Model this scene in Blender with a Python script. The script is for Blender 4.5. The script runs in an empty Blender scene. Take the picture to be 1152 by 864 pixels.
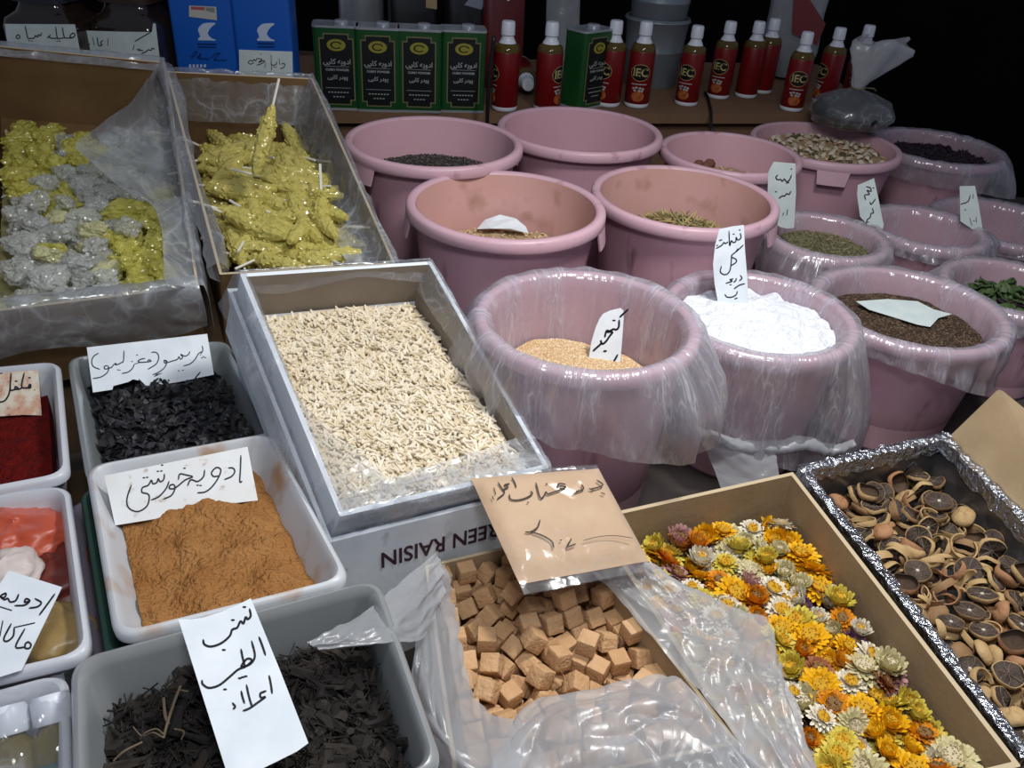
import bpy, math, random
import numpy as np
from mathutils import Vector, Matrix, Quaternion, noise as mnoise

SC = bpy.context.scene
COL = SC.collection
rng = random.Random(11)
PI = math.pi

# ------------------------------------------------------------------ camera
F_PX, PITCH, ROLL, CAM_H = 950.0, math.radians(32.5), math.radians(4.0), 1.5
_f = np.array([0, math.cos(PITCH), -math.sin(PITCH)])
_u = np.array([0, math.sin(PITCH), math.cos(PITCH)])
_r = np.array([1.0, 0, 0])
CR = math.cos(ROLL) * _r + math.sin(ROLL) * _u
CU = -math.sin(ROLL) * _r + math.cos(ROLL) * _u
EYE = np.array([0, 0, CAM_H])
cam_data = bpy.data.cameras.new('camera')
cam_data.sensor_fit = 'HORIZONTAL'
cam_data.sensor_width = 36.0
cam_data.lens = F_PX / 1152 * 36
cam_data.clip_start = 0.02
cam = bpy.data.objects.new('camera', cam_data)
COL.objects.link(cam)
cam.matrix_world = Matrix(((CR[0], CU[0], -_f[0], EYE[0]), (CR[1], CU[1], -_f[1], EYE[1]),
                           (CR[2], CU[2], -_f[2], EYE[2]), (0, 0, 0, 1)))
SC.camera = cam

def ray(px, py):
    return _f + (px - 576) / F_PX * CR + (432 - py) / F_PX * CU
def W(px, py, z):
    """point of the world at height z along the sight line of a photo pixel"""
    d = ray(px, py)
    return EYE + d * (z - CAM_H) / d[2]
def Wp(px, py, c, n):
    d = ray(px, py)
    return EYE + d * ((c - EYE) @ n) / (d @ n)
def unit(v):
    v = np.asarray(v, float)
    return v / np.linalg.norm(v)

# ------------------------------------------------------------------ tags
def tag(o, label=None, cat=None, group=None, kind=None):
    if label: o['label'] = label
    if cat: o['category'] = cat
    if group: o['group'] = group
    if kind: o['kind'] = kind
    return o
def empty(name, loc):
    o = bpy.data.objects.new(name, None)
    o.empty_display_size = 0.05
    COL.objects.link(o)
    o.location = [float(a) for a in loc]
    return o

# ------------------------------------------------------------------ mesh builder
class MB:
    def __init__(s): s.v = []; s.f = []; s.m = []
    def add(s, verts, faces, mi=0):
        b = len(s.v)
        s.v.extend([tuple(map(float, p)) for p in verts])
        for k, fc in enumerate(faces):
            s.f.append(tuple(b + i for i in fc))
            s.m.append(mi if isinstance(mi, int) else mi[k])
        return s
    def box(s, c, size, rot=None, mi=0):
        hx, hy, hz = [a / 2 for a in size]
        V = [Vector((x, y, z)) for x in (-hx, hx) for y in (-hy, hy) for z in (-hz, hz)]
        if rot is not None: V = [rot @ p for p in V]
        V = [p + Vector(c) for p in V]
        return s.add(V, [(0, 1, 3, 2), (4, 6, 7, 5), (0, 4, 5, 1), (2, 3, 7, 6), (0, 2, 6, 4), (1, 5, 7, 3)], mi)
    def rings(s, rings, mi=0, close_first=False, close_last=False, wrap=True):
        n = len(rings[0]); V = [p for r in rings for p in r]; Fc = []; M = []
        for j in range(len(rings) - 1):
            k = mi if isinstance(mi, int) else mi[j]
            for i in range(n if wrap else n - 1):
                a, b = j * n + i, j * n + (i + 1) % n
                Fc.append((a, b, b + n, a + n)); M.append(k)
        m0 = mi if isinstance(mi, int) else mi[0]; m1 = mi if isinstance(mi, int) else mi[-1]
        if close_first: Fc.append(tuple(range(n))[::-1]); M.append(m0)
        if close_last: Fc.append(tuple((len(rings) - 1) * n + i for i in range(n))); M.append(m1)
        return s.add(V, Fc, M)
    def lathe(s, prof, n=32, c=(0, 0, 0), mi=0, caps=(False, False), wob=None):
        R = []
        for r, z in prof:
            R.append([(c[0] + r * math.cos(2 * PI * i / n), c[1] + r * math.sin(2 * PI * i / n), c[2] + z) for i in range(n)])
        return s.rings(R, mi, caps[0], caps[1])
    def tube(s, pts, r, n=8, mi=0, caps=True):
        P = [Vector(p) for p in pts]; R = []
        up = Vector((0.123, 0.3, 0.95)).normalized()
        for i, p in enumerate(P):
            t = (P[min(i + 1, len(P) - 1)] - P[max(i - 1, 0)]).normalized()
            a = t.cross(up).normalized(); b = t.cross(a)
            rr = r if not isinstance(r, (list, tuple)) else r[i]
            R.append([p + rr * (math.cos(2 * PI * k / n) * a + math.sin(2 * PI * k / n) * b) for k in range(n)])
        return s.rings(R, mi, caps, caps)
    def obj(s, name, mats, parent=None, origin=None, smooth=None, inst=None):
        m = bpy.data.meshes.new(name)
        V = np.array(s.v, float).reshape(-1, 3)
        if parent is not None:
            off = np.array(parent_origin(parent))
        elif origin is not None:
            off = np.array([float(a) for a in origin])
        else:
            lo, hi = V.min(0), V.max(0)
            off = np.array([(lo[0] + hi[0]) / 2, (lo[1] + hi[1]) / 2, lo[2]])
        V = V - off
        m.from_pydata(V.tolist(), [], s.f)
        if not isinstance(mats, (list, tuple)): mats = [mats]
        for a in mats: m.materials.append(a)
        if len(mats) > 1: m.polygons.foreach_set('material_index', s.m)
        if smooth:
            m.polygons.foreach_set('use_smooth', [True] * len(m.polygons))
            if smooth < 180: m.set_sharp_from_angle(angle=math.radians(smooth))
        m.update()
        o = bpy.data.objects.new(name, m)
        COL.objects.link(o)
        if parent is not None: o.parent = parent
        else: o.location = off.tolist()
        return o
def parent_origin(p):
    a = np.array(p.location)
    while p.parent is not None:
        p = p.parent; a = a + np.array(p.location)
    return a
def dup(root, loc, quat=None, label=None, group=None, scale=None):
    r = root.copy(); COL.objects.link(r); r.location = [float(a) for a in loc]
    if quat is not None:
        r.rotation_mode = 'QUATERNION'; r.rotation_quaternion = quat
    if scale: r.scale = (scale,) * 3 if not isinstance(scale, tuple) else scale
    if label: r['label'] = label
    if group: r['group'] = group
    for ch in list(root.children):
        c = ch.copy(); COL.objects.link(c); c.parent = r
        for g in list(ch.children):
            d = g.copy(); COL.objects.link(d); d.parent = c
    return r

# ------------------------------------------------------------------ curves and outlines
def crom(P, n):
    """Catmull-Rom through points, n steps per span"""
    P = [np.asarray(p, float) for p in P]
    if len(P) == 2: P = [P[0], (P[0] + P[1]) / 2, P[1]]
    Q = [2 * P[0] - P[1]] + P + [2 * P[-1] - P[-2]]; out = []
    for i in range(1, len(Q) - 2):
        a, b, c, d = Q[i - 1], Q[i], Q[i + 1], Q[i + 2]
        for k in range(n):
            t = k / n
            out.append(0.5 * (2 * b + (c - a) * t + (2 * a - 5 * b + 4 * c - d) * t * t + (3 * b - a - 3 * c + d) * t ** 3))
    out.append(P[-1]); return out
def inset(Q, d):
    """move the edges of a quad inward by d (within its plane)"""
    R = []
    for i in range(4):
        e1 = unit(Q[(i + 1) % 4] - Q[i]); e2 = unit(Q[i - 1] - Q[i])
        sn = math.sqrt(max(1e-6, 1 - (e1 @ e2) ** 2))
        R.append(Q[i] + (e1 + e2) * d / sn)
    return R
def rounded(Q, r, n=5):
    out = []
    for i in range(4):
        a = unit(Q[i - 1] - Q[i]); b = unit(Q[(i + 1) % 4] - Q[i])
        p0, p2 = Q[i] + a * r, Q[i] + b * r
        for k in range(n + 1):
            t = k / n
            out.append((1 - t) ** 2 * p0 + 2 * t * (1 - t) * Q[i] + t * t * p2)
    return out
def qnormal(Q):
    n = np.cross(Q[1] - Q[0], Q[3] - Q[0]); n = n / np.linalg.norm(n)
    return n if n[2] > 0 else -n
def bil(Q, u, v):
    """u left to right, v back to front"""
    return (Q[0] * (1 - u) + Q[1] * u) * (1 - v) + (Q[3] * (1 - u) + Q[2] * u) * v
def fbm(p, oct=3):
    v = 0; a = 1; q = Vector(p)
    for _ in range(oct):
        v += a * mnoise.noise(q); q = q * 2.03 + Vector((7.1, 3.3, 1.7)); a *= .5
    return v

# ------------------------------------------------------------------ materials
def lin(h):
    h = h.lstrip('#'); out = []
    for i in (0, 2, 4):
        c = int(h[i:i + 2], 16) / 255
        out.append(c / 12.92 if c <= .04045 else ((c + .055) / 1.055) ** 2.4)
    return tuple(out) + (1.0,)
def mat(name, col, rough=.5, metal=0.0, col2=None, nscale=12, ncontrast=.5, bump=0.0, bscale=80, spec=.5,
        trans=0.0, coat=0.0, ior=1.45, sss=0.0, stretch=None, spot=None, spotscale=30, spotamt=.5, emit=None, alpha=None):
    m = bpy.data.materials.new(name); m.use_nodes = True
    nt = m.node_tree; N = nt.nodes; L = nt.links
    b = N['Principled BSDF']
    b.inputs['Roughness'].default_value = rough
    b.inputs['Metallic'].default_value = metal
    b.inputs['Specular IOR Level'].default_value = spec
    b.inputs['IOR'].default_value = ior
    b.inputs['Transmission Weight'].default_value = trans
    b.inputs['Coat Weight'].default_value = coat
    if sss:
        b.inputs['Subsurface Weight'].default_value = sss
        b.inputs['Subsurface Radius'].default_value = (.01, .01, .006)
        b.inputs['Subsurface Scale'].default_value = .5
    b.inputs['Base Color'].default_value = lin(col)
    tc = N.new('ShaderNodeTexCoord')
    src = tc.outputs['Object']
    if stretch:
        mp = N.new('ShaderNodeMapping'); mp.inputs['Scale'].default_value = stretch
        L.new(src, mp.inputs['Vector']); src = mp.outputs['Vector']
    last = None
    if col2:
        nz = N.new('ShaderNodeTexNoise'); nz.inputs['Scale'].default_value = nscale; nz.inputs['Detail'].default_value = 5
        L.new(src, nz.inputs['Vector'])
        cr = N.new('ShaderNodeValToRGB'); w = .5 - .48 * ncontrast
        cr.color_ramp.elements[0].position = w; cr.color_ramp.elements[1].position = 1 - w
        cr.color_ramp.elements[0].color = lin(col); cr.color_ramp.elements[1].color = lin(col2)
        L.new(nz.outputs['Fac'], cr.inputs['Fac']); last = cr.outputs['Color']
    if spot:
        nz = N.new('ShaderNodeTexNoise'); nz.inputs['Scale'].default_value = spotscale; nz.inputs['Detail'].default_value = 6
        L.new(src, nz.inputs['Vector'])
        cr = N.new('ShaderNodeValToRGB')
        cr.color_ramp.elements[0].position = .62 - .2 * spotamt; cr.color_ramp.elements[1].position = .8 - .2 * spotamt
        L.new(nz.outputs['Fac'], cr.inputs['Fac'])
        mx = N.new('ShaderNodeMix'); mx.data_type = 'RGBA'
        if last is None: mx.inputs['A'].default_value = lin(col)
        else: L.new(last, mx.inputs['A'])
        mx.inputs['B'].default_value = lin(spot)
        L.new(cr.outputs['Color'], mx.inputs['Factor']); last = mx.outputs['Result']
    if last is not None: L.new(last, b.inputs['Base Color'])
    if bump:
        nb = N.new('ShaderNodeTexNoise'); nb.inputs['Scale'].default_value = bscale; nb.inputs['Detail'].default_value = 4
        L.new(src, nb.inputs['Vector'])
        bp = N.new('ShaderNodeBump'); bp.inputs['Strength'].default_value = bump; bp.inputs['Distance'].default_value = .01
        L.new(nb.outputs['Fac'], bp.inputs['Height']); L.new(bp.outputs['Normal'], b.inputs['Normal'])
    return m
def film(name, lo=.06, hi=.22, tint='#dfe4ec', scale=14, bump=.5, rough=.2, stretch=(1, 1, 1), crease=.45, polar=False, gloss=.10, crink=38):
    """clear crumpled plastic film: mostly see-through, slightly milky, whiter along thin creases, glossy"""
    m = bpy.data.materials.new(name); m.use_nodes = True
    nt = m.node_tree; N = nt.nodes; L = nt.links
    for x in list(N):
        if x.type == 'BSDF_PRINCIPLED': N.remove(x)
    out = [x for x in N if x.type == 'OUTPUT_MATERIAL'][0]
    def math_(op, a, b=None, c=None, clamp=False):
        n = N.new('ShaderNodeMath'); n.operation = op; n.use_clamp = clamp
        for i, v in enumerate((a, b, c)):
            if v is None: continue
            if isinstance(v, (int, float)): n.inputs[i].default_value = v
            else: L.new(v, n.inputs[i])
        return n.outputs[0]
    tc = N.new('ShaderNodeTexCoord'); src = tc.outputs['Object']
    if polar:
        sp = N.new('ShaderNodeSeparateXYZ'); L.new(src, sp.inputs[0])
        at = math_('ARCTAN2', sp.outputs['Y'], sp.outputs['X'])
        rr = math_('SQRT', math_('ADD', math_('MULTIPLY', sp.outputs['X'], sp.outputs['X']), math_('MULTIPLY', sp.outputs['Y'], sp.outputs['Y'])))
        cb = N.new('ShaderNodeCombineXYZ'); L.new(math_('MULTIPLY', at, .17), cb.inputs[0])
        L.new(math_('MULTIPLY', rr, .12), cb.inputs[1]); L.new(math_('MULTIPLY', sp.outputs['Z'], .22), cb.inputs[2]); src = cb.outputs[0]
    mp = N.new('ShaderNodeMapping'); mp.inputs['Scale'].default_value = stretch
    L.new(src, mp.inputs['Vector'])
    def noise_(sc, det, dist=0.0, rg=.5):
        n = N.new('ShaderNodeTexNoise'); n.inputs['Scale'].default_value = sc; n.inputs['Detail'].default_value = det
        n.inputs['Distortion'].default_value = dist; n.inputs['Roughness'].default_value = rg
        L.new(mp.outputs['Vector'], n.inputs['Vector']); return n.outputs['Fac']
    def ridge(f, pw):
        return math_('POWER', math_('SUBTRACT', 1.0, math_('ABSOLUTE', math_('MULTIPLY_ADD', f, 2.0, -1.0)), clamp=True), pw)
    n1 = noise_(scale, 2.0, .4); n2 = noise_(scale * 2.7, 2.0, .3); n3 = noise_(scale * .45, 2.0)
    cr1 = ridge(n1, 26.0); cr2 = ridge(n2, 20.0)
    gate = math_('MULTIPLY_ADD', n3, 5.0, -2.1, clamp=True)
    cre = math_('MULTIPLY', math_('MULTIPLY_ADD', cr2, .6, cr1), gate)
    base = math_('MULTIPLY_ADD', n3, (hi - lo) * 2.2, lo - (hi - lo) * .6, clamp=True)
    milk = math_('MULTIPLY_ADD', cre, crease, base)
    lw = N.new('ShaderNodeLayerWeight'); lw.inputs['Blend'].default_value = .35
    milk = math_('MULTIPLY_ADD', lw.outputs['Facing'], .22, milk, clamp=True)
    tr = N.new('ShaderNodeBsdfTransparent'); tr.inputs['Color'].default_value = (.97, .975, .98, 1)
    df = N.new('ShaderNodeBsdfDiffuse'); df.inputs['Color'].default_value = lin(tint)
    tl = N.new('ShaderNodeBsdfTranslucent'); tl.inputs['Color'].default_value = lin(tint)
    md = N.new('ShaderNodeMixShader'); md.inputs['Fac'].default_value = .45
    L.new(df.outputs[0], md.inputs[1]); L.new(tl.outputs[0], md.inputs[2])
    mx = N.new('ShaderNodeMixShader'); L.new(milk, mx.inputs['Fac'])
    L.new(tr.outputs[0], mx.inputs[1]); L.new(md.outputs[0], mx.inputs[2])
    dv = N.new('ShaderNodeTexNoise'); dv.inputs['Scale'].default_value = crink * .35; dv.inputs['Detail'].default_value = 2
    L.new(mp.outputs['Vector'], dv.inputs['Vector'])
    vs = N.new('ShaderNodeVectorMath'); vs.operation = 'SCALE'; vs.inputs['Scale'].default_value = 1.4 / crink; L.new(dv.outputs['Color'], vs.inputs[0])
    va = N.new('ShaderNodeVectorMath'); L.new(mp.outputs['Vector'], va.inputs[0]); L.new(vs.outputs[0], va.inputs[1])
    def vor(sc):
        n = N.new('ShaderNodeTexVoronoi'); n.inputs['Scale'].default_value = sc; L.new(va.outputs[0], n.inputs['Vector']); return n.outputs['Distance']
    g2 = math_('MULTIPLY_ADD', noise_(scale * .6, 2.0), 4.0, -1.75, clamp=True)
    hb = math_('ADD', math_('MULTIPLY', math_('MULTIPLY_ADD', vor(crink * 2.3), .30, vor(crink)), math_('MULTIPLY_ADD', g2, .95, .04)), math_('MULTIPLY', n1, .12))
    bp = N.new('ShaderNodeBump'); bp.inputs['Strength'].default_value = bump; bp.inputs['Distance'].default_value = .55 / crink
    L.new(hb, bp.inputs['Height'])
    gl = N.new('ShaderNodeBsdfGlossy'); gl.inputs['Roughness'].default_value = rough
    L.new(bp.outputs['Normal'], gl.inputs['Normal'])
    lf = N.new('ShaderNodeLayerWeight'); lf.inputs['Blend'].default_value = .5; L.new(bp.outputs['Normal'], lf.inputs['Normal'])
    fr = math_('MULTIPLY_ADD', math_('POWER', lf.outputs['Facing'], 4.0), .35, gloss)
    mg = N.new('ShaderNodeMixShader'); L.new(fr, mg.inputs['Fac'])
    L.new(mx.outputs[0], mg.inputs[1]); L.new(gl.outputs[0], mg.inputs[2])
    L.new(mg.outputs[0], out.inputs['Surface'])
    return m

M = {}
M['pink'] = mat('pink_plastic', '#c7a3af', .42, col2='#be9ba7', nscale=9, ncontrast=.4, spot='#8d5f68', spotscale=26, spotamt=.0, bump=.05, bscale=40)
M['pink_in'] = mat('pink_plastic_inside', '#cda5b0', .5, col2='#c39ba6', nscale=8, ncontrast=.5)
M['pink_dark'] = mat('pink_plastic_outside', '#cba0ae', .45, col2='#bc919f', nscale=12, spot='#6d4650', spotscale=30, spotamt=.02, stretch=(1, 1, .2))
M['pink_dusty'] = mat('dusty_pink_inside', '#cda0a0', .55, col2='#bf9488', nscale=9, ncontrast=.6, spot='#9c7562', spotscale=14, spotamt=.3)
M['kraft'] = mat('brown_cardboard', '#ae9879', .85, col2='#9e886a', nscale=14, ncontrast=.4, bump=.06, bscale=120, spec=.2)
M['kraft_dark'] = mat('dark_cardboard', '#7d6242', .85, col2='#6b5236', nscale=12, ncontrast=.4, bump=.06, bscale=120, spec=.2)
M['kraft_edge'] = mat('cardboard_edge', '#c3b193', .9, spec=.1)
M['carton_white'] = mat('white_carton', '#dde3ea', .6, col2='#d0d7df', nscale=18, ncontrast=.5, spot='#9aa0a6', spotscale=45, spotamt=.05, bump=.04, bscale=50)
M['carton_grey'] = mat('grey_carton_inside', '#8f8478', .8, col2='#807569', nscale=16)
M['paper'] = mat('white_paper', '#dfe6ec', .7, col2='#d3dbe2', nscale=30, ncontrast=.3, spec=.3)
M['paper_blue'] = mat('pale_paper', '#cfdad9', .7, col2='#c2cfcf', nscale=30, ncontrast=.3, spec=.3)
M['paper_red'] = mat('pepper_stained_paper', '#d2cbb9', .8, col2='#c49a82', nscale=60, ncontrast=.2, spot='#6d2a20', spotscale=140, spotamt=.05)
M['paper_dust'] = mat('dusty_paper', '#dde2e6', .75, col2='#d3d2cf', nscale=22, spot='#9b7450', spotscale=90, spotamt=.02)
M['ink'] = mat('black_ink', '#14161c', .5, spec=.3)
M['ink_grey'] = mat('grey_ink', '#3a332e', .6, spec=.3)
M['film'] = film('clear_plastic_film', .06, .22, bump=.4, crink=30, rough=.24, gloss=.08)
M['film_thick'] = film('milky_plastic_film', .50, .70, tint='#d2d5da', scale=11, rough=.30, crease=.32, bump=.55, stretch=(1, .5, 1), gloss=.045, crink=40)
M['film_drape'] = film('hazy_plastic_film', .14, .36, tint='#d3d8df', scale=10, rough=.24, crease=.4, bump=.6, crink=26)
M['film_thin'] = film('thin_plastic_film', .02, .12)
M['film_liner'] = film('bucket_liner_film', .19, .40, tint='#dddbe6', scale=60, polar=True, crease=.5, bump=.55, crink=110)
M['tray_clear'] = mat('cloudy_tray_plastic', '#9b9fa1', .3, col2='#8c9092', nscale=10, spec=.5, trans=.25)
M['tray_grey'] = mat('grey_tray_plastic', '#8f9698', .3, col2='#858b8d', nscale=10, trans=.2)
M['tray_white'] = mat('white_tray_plastic', '#c9ccd3', .35, col2='#bcc0c8', nscale=10, sss=.0)
M['tray_orange'] = mat('spice_stained_tray_plastic', '#c3c7cc', .38, col2='#b9bcc0', nscale=8, spot='#a8763f', spotscale=16, spotamt=.42)
M['tray_green'] = mat('green_tray_plastic', '#27463a', .4)
M['tray_mauve'] = mat('mauve_tray_plastic', '#7c7482', .4)
M['wood'] = mat('plank_wood', '#5d4a36', .75, col2='#4c3b2a', nscale=6, stretch=(1, 8, 1), bump=.1)
M['counter'] = mat('dark_counter_cloth', '#4f4947', .9, col2='#433d3b', nscale=8, bump=.15, bscale=200, spec=.15)
M['shelf'] = mat('shelf_cardboard', '#7a5f4a', .85, col2='#6d5340', nscale=8, bump=.05, spec=.2)
M['black'] = mat('black_void_paint', '#0b0b0d', .8, spec=.2)
M['blackp'] = mat('black_plastic', '#121317', .4)
M['white_pl'] = mat('white_plastic', '#d7dce6', .35)
M['steel'] = mat('zinc_metal', '#99a2aa', .42, metal=.55, col2='#8a949c', nscale=9, bump=.05)
M['silver'] = mat('silver_tin', '#b9bec6', .3, metal=.6, bump=.1, bscale=30)
M['foil'] = mat('crumpled_foil', '#c5cad2', .24, metal=1.0, bump=.9, bscale=110)
M['foil_in'] = mat('dull_foil_lining', '#85858a', .38, metal=.75, col2='#6e6d70', nscale=9, bump=.25, bscale=26)


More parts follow.
